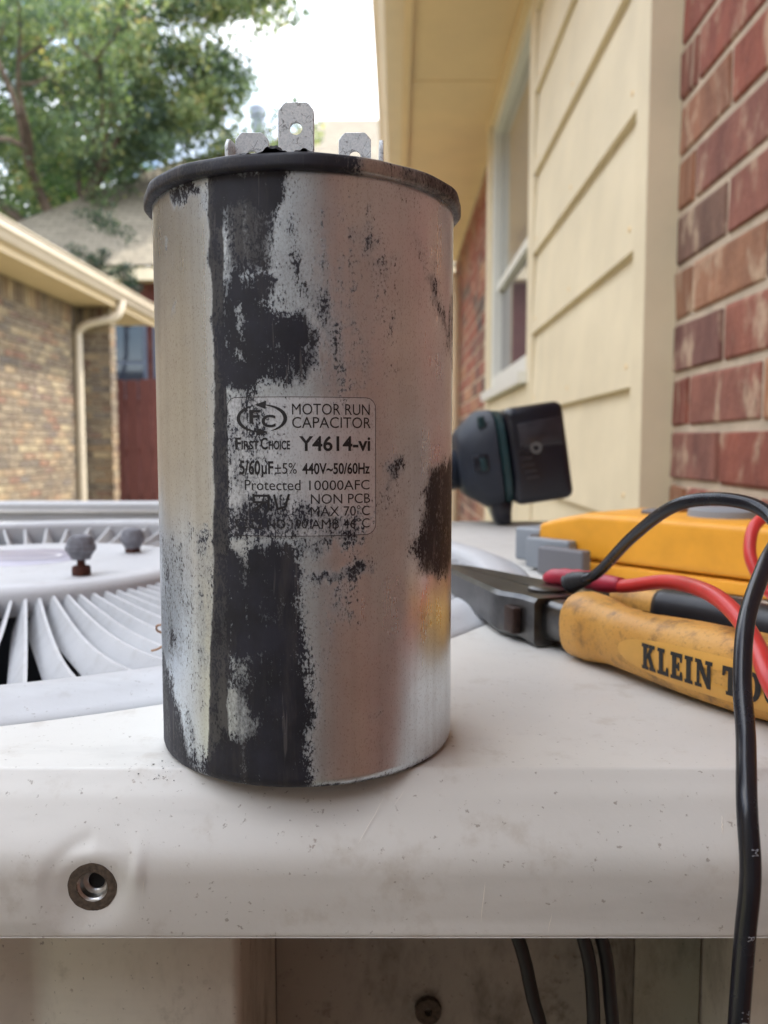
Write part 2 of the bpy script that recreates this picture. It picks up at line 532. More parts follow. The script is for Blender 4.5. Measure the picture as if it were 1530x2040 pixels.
def roof(name, quad, thick, mat, parent):
    """Slab from 4 corners (eave a, eave b, ridge b, ridge a) with planar UVs in metres."""
    a, b, c, d = [Vector(q) for q in quad]
    nn = (b - a).cross(d - a).normalized()
    if nn.z < 0: nn = -nn
    o3 = org(parent)
    vs = [a, b, c, d, a + nn * thick, b + nn * thick, c + nn * thick, d + nn * thick]
    me = mesh_data(name, [q - o3 for q in vs], [(0, 3, 2, 1), (4, 5, 6, 7), (0, 1, 5, 4), (1, 2, 6, 5), (2, 3, 7, 6), (3, 0, 4, 7)], mat)
    e = (b - a).normalized(); up = nn.cross(e)
    uv = me.uv_layers.new(name='UVMap')
    for lp in me.loops:
        q = vs[lp.vertex_index] - a
        uv.data[lp.index].uv = (q.dot(e), abs(q.dot(up)))
    return link(bpy.data.objects.new(name, me), parent)
roof('roof', [(hx(-3.6) - EV - 0.06, -3.6, SOF + 0.13), (hx(5.3) - EV - 0.06, 5.3, SOF + 0.13), (4.4, 5.3, SOF + 2.3), (4.4, -3.6, SOF + 2.3)], 0.03, M['brown_shingle'], house)
# far downspout
pts = catmull([(hx(4.62) - EV - 0.06, 4.62, SOF + 0.01), (hx(4.62) - EV - 0.05, 4.62, SOF - 0.06), (hx(4.62) - 0.06, 4.62, SOF - 0.2), (hx(4.62) - 0.02, 4.62, SOF - 0.28), (hx(4.62) - 0.018, 4.62, 0.5), (hx(4.62) - 0.018, 4.62, GZ + 0.02)], 6)
v, f = tube(pts, 0.037, 10)
mk('downspout', v, f, M['gutter'], house, auto=50)

# ------------------------------------------------------------------ garage on the left
garage = thing('garage', (-4.5, 5.0, GZ), 'tan brick garage with cream gutter and downspout on the left', 'garage')
def gx_(y): return -3.16 + SL * (y - 8.5)
GS = 1.49
GANG = math.atan2(-1, -SL)                            # travel towards -y: its left is +x
mb = MB()
def galong(y0, y1, o0, o1, z0, z1, mb=None):
    """Box along the garage wall, off = distance outwards (towards +x)."""
    mb = mb or MB(); v = []
    for z in (z0, z1):
        v += [(gx_(y0) + o0, y0, z), (gx_(y0) + o1, y0, z), (gx_(y1) + o1, y1, z), (gx_(y1) + o0, y1, z)]
    return mb.add(v, [(3, 2, 1, 0), (4, 5, 6, 7), (0, 1, 5, 4), (1, 2, 6, 5), (2, 3, 7, 6), (3, 0, 4, 7)])
gw = galong(-2.0, 8.5, -3.0, 0.0, GZ, GS).build('brick_wall', M['tan_mortar'], garage)
tb = brick_meshes('brick', 0.1939, 0.0575, 0.011, M['tan_brick'], 7)
SOLD = GS - 0.2
zg = SOLD - 0.0677 * 36
lay_bricks(gw, (gx_(8.495) + 0.001, 8.495), GANG, 10.4, GZ, SOLD, tb, lambda s, z: s < 1.72 and z > -0.42, 'brick_courses_out_of_view', zoff=zg)
sb = brick_meshes('brick', 0.0577, 0.186, 0.0115, M['tan_brick'], 4)
lay_bricks(gw, (gx_(8.495) + 0.001, 8.495), GANG, 10.4, SOLD, GS, sb, lambda s, z: s < 1.8, 'soldier_course_out_of_view', step=0.0677, course=0.197, zoff=SOLD)
# projecting wing, its wall faces the camera
RX = -2.83
rw = MB().box(gx_(8.5) - 2.9, RX, 8.62, 8.74, GZ, GS - 0.002).build('return_wall', M['tan_mortar'], garage)
rwl = RX - gx_(8.62)
lay_bricks(rw, (RX, 8.619), math.pi, rwl - 0.01, GZ, SOLD, tb, lambda s, z: z > -0.42, 'brick_courses_out_of_view', zoff=zg)
lay_bricks(rw, (RX, 8.619), math.pi, rwl - 0.01, SOLD, GS, sb, lambda s, z: True, 'soldier_course_out_of_view', step=0.0677, course=0.197, zoff=SOLD)
lay_bricks(rw, (RX + 0.0005, 8.738), -math.pi / 2, 0.116, GZ, GS - 0.004, tb, lambda s, z: z > -0.42, 'brick_courses_out_of_view', step=0.118, zoff=zg)
# eave
galong(-2.0, 9.95, -0.2, 0.40, GS + 0.001, GS + 0.013).build('soffit', M['garage_soffit'], garage)
galong(-2.0, 9.95, 0.401, 0.425, GS - 0.02, GS + 0.16).build('fascia', M['garage_soffit'], garage)
gp = [(0.426, 0.045), (0.48, 0.045), (0.488, 0.062), (0.5, 0.09), (0.522, 0.115), (0.522, 0.165), (0.535, 0.17), (0.535, 0.18), (0.51, 0.18), (0.51, 0.12), (0.48, 0.07), (0.426, 0.052)]
v = []
for y in (-2.0, 9.97): v += [(gx_(y) + o, y, GS + z) for o, z in gp]
n = len(gp)
mk('gutter', v, [(i, n + i, n + i + 1, i + 1) for i in range(n - 1)] + [tuple(range(n))[::-1], tuple(range(n, 2 * n))], M['gutter_white'], garage)
roof('roof', [(gx_(-2.1) + 0.5, -2.1, GS + 0.165), (gx_(10.0) + 0.5, 10.0, GS + 0.165), (gx_(10.0) - 2.6, 10.0, GS + 1.62), (gx_(-2.1) - 2.6, -2.1, GS + 1.62)], 0.02, M['brown_shingle'], garage)
gy0 = 8.47
pts = catmull([(gx_(gy0) + 0.47, gy0 + 0.12, GS + 0.05), (gx_(gy0) + 0.46, gy0 + 0.08, GS - 0.05), (gx_(gy0) + 0.40, gy0 + 0.05, GS - 0.13), (gx_(gy0) + 0.15, gy0, GS - 0.2), (gx_(gy0) + 0.06, gy0, GS - 0.28), (gx_(gy0) + 0.055, gy0, GS - 0.4), (gx_(gy0) + 0.055, gy0, 0.4), (gx_(gy0) + 0.055, gy0, GZ + 0.05)], 6)
v, f = tube(pts, 0.043, 10)
mk('downspout', v, f, M['gutter_white'], garage, auto=50)

# ------------------------------------------------------------------ fence between the garage and the house
fence = thing('fence', (-2.4, 10.0, GZ), 'dark red stained board fence beyond the garage corner', 'fence')
x = -3.42
while x < 0.6:
    top = 0.86 + random.uniform(-0.008, 0.008)
    bm_ = MB()
    a, b = x, x + 0.138
    bm_.add([(a, 10.0, GZ + 0.03), (b, 10.0, GZ + 0.03), (b, 10.0, top - 0.02), (b - 0.02, 10.0, top), (a + 0.02, 10.0, top), (a, 10.0, top - 0.02)] +
            [(a, 10.018, GZ + 0.03), (b, 10.018, GZ + 0.03), (b, 10.018, top - 0.02), (b - 0.02, 10.018, top), (a + 0.02, 10.018, top), (a, 10.018, top - 0.02)],
            [(0, 1, 2, 3, 4, 5), (11, 10, 9, 8, 7, 6)] + [(i, i + 6, (i + 1) % 6 + 6, (i + 1) % 6) for i in range(6)])
    bm_.build('board', M['fence_wood'], fence)
    x += 0.138 + random.uniform(0.014, 0.03)
for z in (-0.6, -0.05, 0.55):
    MB().box(-3.42, 0.62, 10.019, 10.057, z, z + 0.085).build('rail', M['fence_wood'], fence)

# fence added behind the camera to block low sky (seen only as a reflection)
added_fence = thing('fence', (-1.4, -0.95, GZ), 'grey board fence added out of view behind the camera to block low sky', 'fence')
x = -3.25
while x < 0.25:
    MB().box(x, x + 0.138, -0.97, -0.95, GZ + 0.03, 1.0 + random.uniform(-0.008, 0.008)).build('board', M['grey_wood'], added_fence)
    x += 0.143
for z in (-0.6, 0.5): MB().box(-3.25, 0.28, -1.01, -0.971, z, z + 0.085).build('rail', M['grey_wood'], added_fence)

# ------------------------------------------------------------------ house behind the fence
nh = thing('house', (-3.0, 12.5, GZ), 'tan roofed house with a dark window behind the red fence', 'house')
nw = MB().box(-6.3, 0.8, 12.4, 19.0, GZ, 2.46).build('wall', M['dark_red_brick'], nh)
for (x0, x1) in ((-4.12, -3.52), (-3.42, -2.9)):
    wn = MB().box(x0, x1, 12.36, 12.399, 0.75, 1.95).build('window', M['slate_frame'], nh)
    MB().box(x0 + 0.05, x1 - 0.05, 12.345, 12.359, 1.32, 1.9).build('pane', M['glass_far'], wn)
    MB().box(x0 + 0.05, x1 - 0.05, 12.348, 12.359, 0.8, 1.27).build('pane', M['glass_far'], wn)
MB().box(-6.7, 1.0, 11.98, 12.4, 2.462, 2.48).build('soffit', M['garage_soffit'], nh)
MB().box(-6.7, 1.0, 11.955, 11.979, 2.42, 2.60).build('fascia', M['siding'], nh)
roof('roof', [(-6.75, 11.93, 2.6), (1.05, 11.93, 2.6), (1.05, 15.4, 5.25), (-3.6, 15.4, 5.25)], 0.03, M['tan_shingle'], nh)
roof('roof', [(-6.75, 19.0, 2.6), (-6.75, 11.95, 2.6), (-3.6, 15.42, 5.25), (-3.6, 15.9, 5.25)], 0.03, M['tan_shingle'], nh)

# ------------------------------------------------------------------ far two storey house
fh = thing('house', (-1.5, 27, GZ), 'distant pale tan house roof rising above the capacitor terminals', 'house')
MB().box(-4.3, 3.0, 25.0, 32.0, GZ, 8.2).build('wall', M['siding'], fh)
roof('roof', [(-4.7, 24.5, 8.2), (3.4, 24.5, 8.2), (3.4, 28.0, 10.7), (-2.0, 28.0, 10.7)], 0.05, M['tan_shingle'], fh)
roof('roof', [(-4.7, 32.0, 8.2), (-4.7, 24.5, 8.2), (-2.0, 28.0, 10.7), (-2.0, 28.4, 10.7)], 0.05, M['tan_shingle'], fh)
v, f = lathe([(0.2, 0), (0.2, 1.35), (0.26, 1.36), (0.26, 1.62), (0.18, 1.7)], 16, (-3.85, 26.0, 8.7))
mk('chimney_pipe', v, f, flat('galvanised_grey', srgb(120, 128, 140), 0.5), fh, auto=40)

# ------------------------------------------------------------------ trees
def leaf_cloud(name, centres, per, spread, size, mat, parent, squash=0.8):
    """Many small folded leaves round the clump centres, one mesh."""
    cs = np.repeat(np.asarray(centres, float), per, axis=0)
    N = len(cs)
    off = rng.normal(size=(N, 3)); off /= np.linalg.norm(off, axis=1)[:, None]
    rad = np.repeat(rng.uniform(0.6, 1.25, len(centres)), per) * spread
    off *= (rng.random(N) ** 0.5 * rad)[:, None]
    off[:, 2] *= squash
    P = cs + off
    d = rng.normal(size=(N, 3)); d[:, 2] -= 0.35; d /= np.linalg.norm(d, axis=1)[:, None]
    e = rng.normal(size=(N, 3)); e -= d * (e * d).sum(1)[:, None]; e /= np.linalg.norm(e, axis=1)[:, None]
    nn = np.cross(d, e)
    L = (size * rng.uniform(0.6, 1.3, N))[:, None]; Wd = L * 0.26
    A = P - d * L / 2; B = P + e * Wd + nn * L * 0.06; C = P + d * L / 2; D = P - e * Wd + nn * L * 0.06
    o3 = np.array(org(parent))
    V = np.stack([A, B, C, D], 1).reshape(-1, 3) - o3
    me = bpy.data.meshes.new(name)
    me.vertices.add(4 * N); me.vertices.foreach_set('co', V.astype(np.float32).ravel())
    me.loops.add(4 * N); me.loops.foreach_set('vertex_index', np.arange(4 * N, dtype=np.int32))
    me.polygons.add(N); me.polygons.foreach_set('loop_start', np.arange(0, 4 * N, 4, dtype=np.int32)); me.polygons.foreach_set('loop_total', np.full(N, 4, dtype=np.int32))
    me.update(calc_edges=True)
    t = np.clip(np.repeat(rng.uniform(0.1, 0.75, len(centres)), per) + rng.normal(0, 0.17, N), 0, 1)
    at = me.attributes.new('tint', 'FLOAT', 'POINT'); at.data.foreach_set('value', np.repeat(t, 4).astype(np.float32))
    me.materials.append(mat)
    return link(bpy.data.objects.new(name, me), parent)

def limb(mb, p, d, ln, r, depth, tips, spread=0.55):
    n = 5
    pts = [Vector(p)]; dd = Vector(d).normalized()
    for i in range(n):
        dd = (dd + Vector(rng.normal(0, 0.16, 3)) + Vector((0, 0, 0.03))).normalized()
        pts.append(pts[-1] + dd * ln / n)
    rr = [r * (1 - 0.5 * i / n) for i in range(n + 1)]
    mb.add(*tube(pts, rr, 7 if depth > 1 else 5, caps=False))
    if depth == 0:
        tips.append(pts[-1]); tips.append(pts[3]); return
    for i in range(3 if depth > 1 else 3):
        q = pts[random.choice((3, 4, 5))] if i else pts[-1]
        nd = (dd + Vector(rng.normal(0, spread, 3))).normalized()
        limb(mb, q, nd, ln * random.uniform(0.6, 0.8), r * 0.5, depth - 1, tips, spread)

def tree(name, label, base, trunk_h, r0, limbs, llen, fill, per, spread, size, mat, depth=2, group='trees behind the garage'):
    t = thing(name, base, label, 'tree', group)
    mb = MB(); tips = []
    b = Vector(base)
    top = b + Vector((0.15, 0, trunk_h))
    pts = [b + (top - b) * (i / 8) + Vector((random.uniform(-.06, .06), random.uniform(-.06, .06), 0)) * (1 if i else 0) for i in range(9)]
    mb.add(*tube(pts, [r0 * (1.25 if i == 0 else 1 - 0.4 * i / 8) for i in range(9)], 12))
    for d in limbs:
        limb(mb, top - Vector((0, 0, random.uniform(0, trunk_h * 0.2))), d, llen, r0 * 0.5, depth, tips)
    mb.build('trunk', M['bark'], t, auto=60)
    cen = [tuple(q) for q in tips]
    for (c, rad, k) in fill:
        for _ in range(k):
            q = rng.normal(size=3); q /= np.linalg.norm(q); q *= rng.random() ** 0.4
            cen.append(tuple(np.array(c) + q * np.array(rad)))
    leaf_cloud('crown', cen, per, spread, size, mat, t)
    return t

tree('broadleaf_tree', 'large olive green tree with forked trunk rising over the garage roof', (-5.4, 14.0, GZ), 4.6, 0.2,
     [(-0.7, -0.1, 0.9), (0.5, -0.2, 0.9), (0.9, 0.1, 0.7), (0.1, 0.3, 1.1), (-0.3, -0.5, 0.8), (1.0, -0.4, 0.35)], 2.3,
     [((-5.6, 14.0, 6.4), (3.2, 1.6, 2.9), 230), ((-3.6, 13.8, 5.4), (1.25, 1.0, 1.7), 50), ((-2.3, 13.7, 7.3), (0.85, 0.6, 0.9), 30), ((-2.75, 13.7, 5.7), (0.6, 0.5, 0.9), 18), ((-3.2, 13.8, 7.4), (1.1, 0.8, 0.7), 16), ((-1.78, 13.6, 7.0), (0.32, 0.4, 0.5), 8)],
     170, 0.42, 0.09, M['leaf_a'])
tree('broadleaf_tree', 'darker green tree filling the gap behind the larger olive tree', (-8.2, 19.0, GZ), 4.5, 0.22,
     [(-0.6, 0, 0.9), (0.6, 0, 0.9), (0.1, 0.4, 1), (0.9, -0.2, 0.5)], 2.6,
     [((-7.6, 19.0, 7.0), (3.2, 1.6, 3.6), 70), ((-6.0, 18.5, 5.0), (2.0, 1.0, 1.6), 30)],
     110, 0.62, 0.15, M['leaf_b'])
tree('broadleaf_tree', 'bright green low tree seen between trunk and far roof', (-6.6, 17.2, GZ), 3.6, 0.12,
     [(0.5, 0, 0.9), (-0.4, 0, 0.9), (0.8, 0.2, 0.5)], 1.4,
     [((-6.2, 17.2, 5.0), (1.6, 0.8, 0.9), 26)],
     100, 0.42, 0.13, M['leaf_c'], depth=1)
tree('sapling', 'thin dark branched young tree in front of the tan roof', (-4.25, 11.3, GZ), 3.3, 0.045,
     [(0.5, 0, 0.6), (0.9, 0, 0.25), (-0.2, 0, 0.8), (1.0, -0.1, 0.05)], 0.55,
     [((-3.75, 11.3, 3.05), (0.42, 0.3, 0.28), 7)],
     60, 0.16, 0.06, M['leaf_d'], depth=1)

# ------------------------------------------------------------------ materials of the objects
def enamel(name, c, dirt, rough=0.42, grime=0.28):
    k = NB(name)
    n = k.noise(9, 6, 0.6); n2 = k.noise(90, 5, 0.65); n3 = k.noise(700, 3, 0.6)
    a = k.ramp(n, [(0.3, tuple(x * 0.86 for x in c[:3])), (0.7, c[:3])])
    st = k.noise(34, 5, 0.7, stretch=(0.25, 1, 1)); a = k.mix(k.math('MULTIPLY', k.step(st, 0.56, 0.74), 0.35), a, tuple(x * 0.62 for x in c[:3]) + (1,))
    a = k.mix(k.math('MULTIPLY', k.step(n2, 0.55, 0.75), min(1, grime)), a, dirt)
    if grime > 0.3:
        n4 = k.noise(26, 6, 0.7, stretch=(1, 1, 0.5)); a = k.mix(k.math('MULTIPLY', k.step(n4, 0.45, 0.68), grime), a, dirt)
    a = k.mix(k.math('MULTIPLY', k.step(n3, 0.655, 0.72), 0.55), a, tuple(x * 0.5 for x in dirt[:3]) + (1,))
    n5 = k.noise(330, 4, 0.7); a = k.mix(k.math('MULTIPLY', k.step(n5, 0.665, 0.73), 0.5), a, srgb(112, 84, 60))
    k.set('Base Color', a)
    k.set('Roughness', k.math('ADD', k.math('MULTIPLY', n2, 0.4), rough - 0.16))
    k.bump(k.math('ADD', k.math('MULTIPLY', n, 3.0), k.math('MULTIPLY', n3, 0.25)), 0.10, 0.0015)
    return k.m
M['enamel'] = enamel('almond_enamel', srgb(216, 213, 206), srgb(150, 132, 108))
M['guard'] = enamel('guard_enamel', srgb(200, 201, 203), srgb(140, 132, 116), 0.5, 0.2)
M['cabinet'] = enamel('cabinet_enamel', srgb(218, 212, 198), srgb(104, 94, 78), 0.55, 0.5)
M['inner_sheet'] = enamel('inner_sheet_metal', srgb(172, 162, 148), srgb(72, 64, 54), 0.5, 0.75)
M['green_sheet'] = enamel('green_grey_sheet', srgb(158, 154, 136), srgb(30, 32, 26), 0.6, 0.6)
M['black_plastic'] = flat('black_plastic', (0.012, 0.012, 0.014, 1), 0.42, var=0.3, scale=60, bump=0.1, bscale=900, dist=0.0002)
M['grey_rubber'] = flat('weathered_grey_rubber', srgb(120, 120, 126), 0.8, var=0.3, scale=300, bump=0.4, bscale=900)
M['rust'] = flat('rust', srgb(74, 38, 26), 0.9, var=0.5, scale=500, bump=0.6, bscale=1500)
M['dirty_brown'] = flat('dirty_brown_ring', srgb(86, 74, 62), 0.85, var=0.5, scale=900, bump=0.7, bscale=1800, dist=0.0004)
M['steel'] = flat('plain_steel', (0.5, 0.49, 0.47, 1), 0.35, metal=1.0, var=0.25, scale=250, bump=0.2, bscale=900, dist=0.0002)
M['badge'] = flat('badge_lavender', srgb(176, 172, 188), 0.3, var=0.05)
M['white_print'] = flat('white_print', srgb(225, 222, 225), 0.5, var=0.03)

# ------------------------------------------------------------------ the condenser
AX0, AX1, AYF, AYB = -0.47, 0.29, 0.1607, 0.70
FC = Vector((-0.186, 0.424, 0))
RIN, ROUT = 0.2335, 0.2545
ac = thing('air_conditioner', (-0.09, 0.42, GZ + 0.0815), 'almond painted outdoor condenser with round fan grille under the capacitor', 'air conditioner')
# flat sheet with the round opening
bm = bmesh.new()
NS = 240
inner = []; outer = []
angs = [2 * math.pi * i / NS for i in range(NS)]
for cxn, cyn in ((AX0, AYF), (AX1, AYF), (AX1, AYB), (AX0, AYB)):
    angs.append(math.atan2(cyn - FC.y, cxn - FC.x) % (2 * math.pi))
angs = sorted(set(round(a, 7) for a in angs))
o3 = org(ac)
rows = []
for a in angs:
    ca, sa = math.cos(a), math.sin(a)
    t = min([((AX1 if ca > 0 else AX0) - FC.x) / ca if abs(ca) > 1e-9 else 9, ((AYB if sa > 0 else AYF) - FC.y) / sa if abs(sa) > 1e-9 else 9])
    row = []
    for q in (0.0, 0.3, 0.7, 1.0):
        r = 0.2585 + (t - 0.2585) * q
        row.append((FC.x + ca * r, FC.y + sa * r, 0.0))
    rows.append(row)
v = []; f = []
for row in rows: v += row
n = len(rows)
for i in range(n):
    j = (i + 1) % n
    for k in range(3):
        f.append((i * 4 + k, i * 4 + k + 1, j * 4 + k + 1, j * 4 + k))
# front lip with the screw dimple, as part of the same pressed sheet
prof = [(AYF, 0.0), (0.1605, -0.00003), (0.1600, -0.0002), (0.1593, -0.0007), (0.1577, -0.0020), (0.1555, -0.0037), (0.1535, -0.0059), (0.1515, -0.0081), (0.1498, -0.0100), (0.1485, -0.0117), (0.1477, -0.0133), (0.1472, -0.0152), (0.1470, -0.0175), (0.1468, -0.0205), (0.1467, -0.0262), (0.1469, -0.0270), (0.1477, -0.0274), (0.158, -0.0274)]
prof_lip = list(prof)
pp = catmull([(0, p[0], p[1]) for p in prof], 4)
HX, HZ = -0.0546, -0.0180                        # screw dimple
xs = sorted(set([AX0 + (AX1 - AX0) * i / 90 for i in range(91)] + [HX + (i - 24) * 0.0009 for i in range(49)]))
base = len(v)
for x in xs:
    for q in pp:
        y, z = q[1], q[2]
        rr = math.hypot(x - HX, (z - HZ) * 1.0)
        if z > -0.0262:
            y += (0.1482 - y) * math.exp(-(rr / 0.0064) ** 6)          # flat pressed seat round the screw
            y -= 0.0007 * math.exp(-((x - HX - 0.0086) / 0.0011) ** 2 - ((z - HZ - 0.0035) / 0.0035) ** 2)
            y += 0.0005 * math.exp(-((rr - 0.0078) / 0.0016) ** 2) * (1 if x < HX else 0.4)
            y += 0.00025 * math.sin(x * 31 + 1.0) * min(1, (-z) / 0.006)
        v.append((x, y, z))
m = len(pp)
for i in range(len(xs) - 1):
    for k in range(m - 1):
        a = base + i * m + k
        q_ = (a, a + 1, a + m + 1, a + m)
        if all(math.hypot(v[c_][0] - HX, v[c_][2] - HZ) < 0.0037 and v[c_][2] > -0.0262 for c_ in q_): continue
        f.append(q_)
# the other three edges turn down plainly
for (p, q, nx, ny) in (((AX1, AYF), (AX1, AYB), 1, 0), ((AX1, AYB), (AX0, AYB), 0, 1), ((AX0, AYB), (AX0, AYF), -1, 0)):
    b = len(v)
    ed = [(0, 0), (0.004, -0.0006), (0.008, -0.003), (0.010, -0.007), (0.010, -0.03)]
    for (px, py) in (p, q):
        for o, z in ed: v.append((px + nx * o, py + ny * o, z))
    for k in range(4): f.append((b + k, b + 5 + k, b + 6 + k, b + k + 1))
top = mk('top_panel', v, f, M['enamel'], ac, smooth=True)
# screw socket in the dimple: worn brown washer, steel bushing, dark hole
def ringx(r0, r1, y, depth, center, seg=72):
    """Flat ring facing the camera side (-y) with a little thickness"""
    v = []; f = []
    for (r, yy) in ((r0, y + depth), (r0, y), (r1, y), (r1, y + depth)):
        for k in range(seg):
            a = 2 * math.pi * k / seg
            j = 1 + (0.008 * math.sin(5 * a + 1) + 0.006 * math.sin(13 * a) if r == r1 else 0)
            v.append((center[0] + r * j * math.cos(a), yy, center[1] + r * j * math.sin(a)))
    for i in range(3):
        for k in range(seg):
            k2 = (k + 1) % seg
            f.append((i * seg + k, (i + 1) * seg + k, (i + 1) * seg + k2, i * seg + k2))
    return v, f
SY = 0.1481
ws = mk('screw_socket', *ringx(0.0029, 0.0046, SY - 0.0003, 0.002, (HX, HZ)), M['dirty_brown'], ac, auto=40)
v_, f_ = lathe([(0.0029, 0), (0.0025, 0.0004), (0.0024, 0.0018), (0.0018, 0.002), (0.0016, 0.0022), (0.0016, 0.006)], 32)
mk('bushing', [(HX + p[0], SY + p[2], HZ + p[1]) for p in v_], f_[:-2], M['steel'], ws, auto=40)
v_, f_ = lathe([(0.00158, 0), (0.00158, 0.006)], 20)
mk('hole', [(HX + p[0], SY + 0.0024 + p[2], HZ + p[1]) for p in v_], f_, M['dark_void'], ws)

M['scratch'] = flat('bare_scratch', srgb(232, 226, 214), 0.5)
def lip_pt(x, z, lift):
    return (x, float(np.interp(z, [q[1] for q in prof_lip[:15]][::-1], [q[0] for q in prof_lip[:15]][::-1])) - lift, z + lift * 0.4)
for (x0, z0, x1, z1, wd) in ((-0.0050, -0.0105, 0.0000, -0.0040, 0.00012), (0.0180, -0.0240, 0.0188, -0.0165, 0.00014), (-0.045, -0.0190, -0.0442, -0.0150, 0.00010), (0.0640, -0.0090, 0.0648, -0.0065, 0.0002), (0.002, -0.0050, 0.004, -0.0030, 0.0001), (0.0305, -0.0262, 0.0312, -0.0225, 0.00012)):
    v = []; f = []
    for i in range(9):
        t = i / 8; wq = wd * math.sin(math.pi * (0.06 + 0.88 * t)) * random.uniform(0.6, 1.2)
        x = x0 + (x1 - x0) * t + random.uniform(-1, 1) * 0.00008; z = z0 + (z1 - z0) * t
        v += [lip_pt(x - wq / 2, z, 0.0003), lip_pt(x + wq / 2, z, 0.0003)]
    for i in range(8): f.append((2 * i, 2 * i + 1, 2 * i + 3, 2 * i + 2))
    mk('scratch', v, f, M['scratch'], ac)

# fan grille: outer ring, hub, 96 radial vanes
fg = thing('fan_grille', (0, 0, 0), None, None)
fg.parent = ac; fg.location = FC - org(ac)
del_keys = [k for k in ('label', 'category') if k in fg]
ringp = [(0.2583, -0.0004), (0.2578, 0.0004), (0.2545, 0.0012), (0.2505, 0.0032), (0.2475, 0.0042), (0.244, 0.0046), (0.238, 0.0042), (0.2350, 0.0030), (0.2337, 0.0), (0.2335, -0.022), (0.2345, -0.022)]
v, f = lathe(ringp, 160, FC); f = f[:-2]
mk('ring', v, f, M['guard'], fg, auto=60)
hubp = [(0.0005, 0.0035), (0.05, 0.0035), (0.066, 0.0034), (0.072, 0.0044), (0.078, 0.0048), (0.083, 0.0038), (0.0858, 0.001), (0.0862, -0.003), (0.0862, -0.008), (0.084, -0.008)]
v, f = lathe(hubp, 120, FC); f = f[:-2]
mk('hub', v, f, M['guard'], fg, auto=60)
NV = 96
vm = None
def vane_mesh():
    v = []; f = []
    K = 12
    for i in range(K + 1):
        t = i / K
        r = 0.0855 + (0.2342 - 0.0855) * t
        dz = -0.0062 * math.sin(math.pi * min(1, t * 1.02)) - 0.0005
        bend = 0.10 * 0
        for (lat, z) in ((-0.0006, dz), (0.0006, dz), (0.0006 - 0.0052, -0.0135), (-0.0006 - 0.0052, -0.0135)):
            v.append((r, lat, z))
    for i in range(K):
        for k in range(4):
            k2 = (k + 1) % 4
            f.append((i * 4 + k, i * 4 + k2, (i + 1) * 4 + k2, (i + 1) * 4 + k))
    me = mesh_data('vane', v, f, M['guard'])
    return me
vm = vane_mesh()
for i in range(NV):
    o = bpy.data.objects.new('vane', vm)
    o.rotation_euler = (R_(random.gauss(0, 0.8)), R_(random.gauss(0, 0.12)), R_(-66.6 + random.gauss(0, 0.22)) + 2 * math.pi * i / NV)
    link(o, fg)
bd = mk('badge', *lathe([(0.001, 0.0041), (0.033, 0.0041), (0.034, 0.0036)], 48, FC + Vector((-0.012, 0.022, 0))), M['badge'], fg, auto=40)
v, f = [], []
for (r, q) in ((1.0, 0), (0.86, 1)):
    for k in range(48):
        a = 2 * math.pi * k / 48
        v.append((FC.x - 0.010 + 0.020 * r * math.cos(a), FC.y + 0.022 + 0.013 * (r - (0.06 if q else 0)) * math.sin(a), 0.0044))
for k in range(48): f.append((k, (k + 1) % 48, 48 + (k + 1) % 48, 48 + k))
mk('badge_oval', v, f, M['white_print'], fg)
# motor bolts with rubber acorn caps
for i, (dx, dy, rz) in enumerate(((0.0432, -0.039, 0.0), (0.042, 0.0446, 0.0), (-0.0432, 0.039, 0.0), (-0.042, -0.0446, 0.0))):
    c = FC + Vector((dx, dy, 0.0036))
    lift = 0.0038 if i == 0 else 0.0
    bt = mk('motor_bolt', *lathe([(0.0043, 0), (0.0043, 0.0036), (0.0038, 0.0043), (0.0019, 0.0046), (0.0019, 0.0075 + lift), (0.001, 0.0076 + lift)], 6 if False else 14, c), M['rust'], ac, auto=35)
    capp = [(0.0045, 0.0022), (0.0047, 0.0032), (0.0060, 0.0052), (0.0066, 0.0062), (0.0071, 0.0064), (0.0071, 0.0086), (0.0066, 0.0090), (0.0062, 0.0112), (0.0048, 0.0130), (0.0025, 0.0139), (0.0004, 0.0141)]
    v, f = lathe([(r * (1 if True else 1), z + lift + (0.0015 if i == 0 else 0.0)) for r, z in capp], 12, c)
    mk('rubber_cap', v, f, M['grey_rubber'], bt, auto=28)
# dark well below the grille, with fan blades
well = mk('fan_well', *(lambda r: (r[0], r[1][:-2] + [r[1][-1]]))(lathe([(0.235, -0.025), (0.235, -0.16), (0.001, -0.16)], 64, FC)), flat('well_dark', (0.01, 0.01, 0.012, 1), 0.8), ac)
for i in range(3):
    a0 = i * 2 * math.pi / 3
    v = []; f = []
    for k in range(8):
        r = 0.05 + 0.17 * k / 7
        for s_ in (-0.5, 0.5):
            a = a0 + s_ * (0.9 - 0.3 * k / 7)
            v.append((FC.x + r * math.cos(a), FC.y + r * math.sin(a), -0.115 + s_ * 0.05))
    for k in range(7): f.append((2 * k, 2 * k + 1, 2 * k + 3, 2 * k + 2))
    mk('fan_blade', v, f, M['black_plastic'], ac)

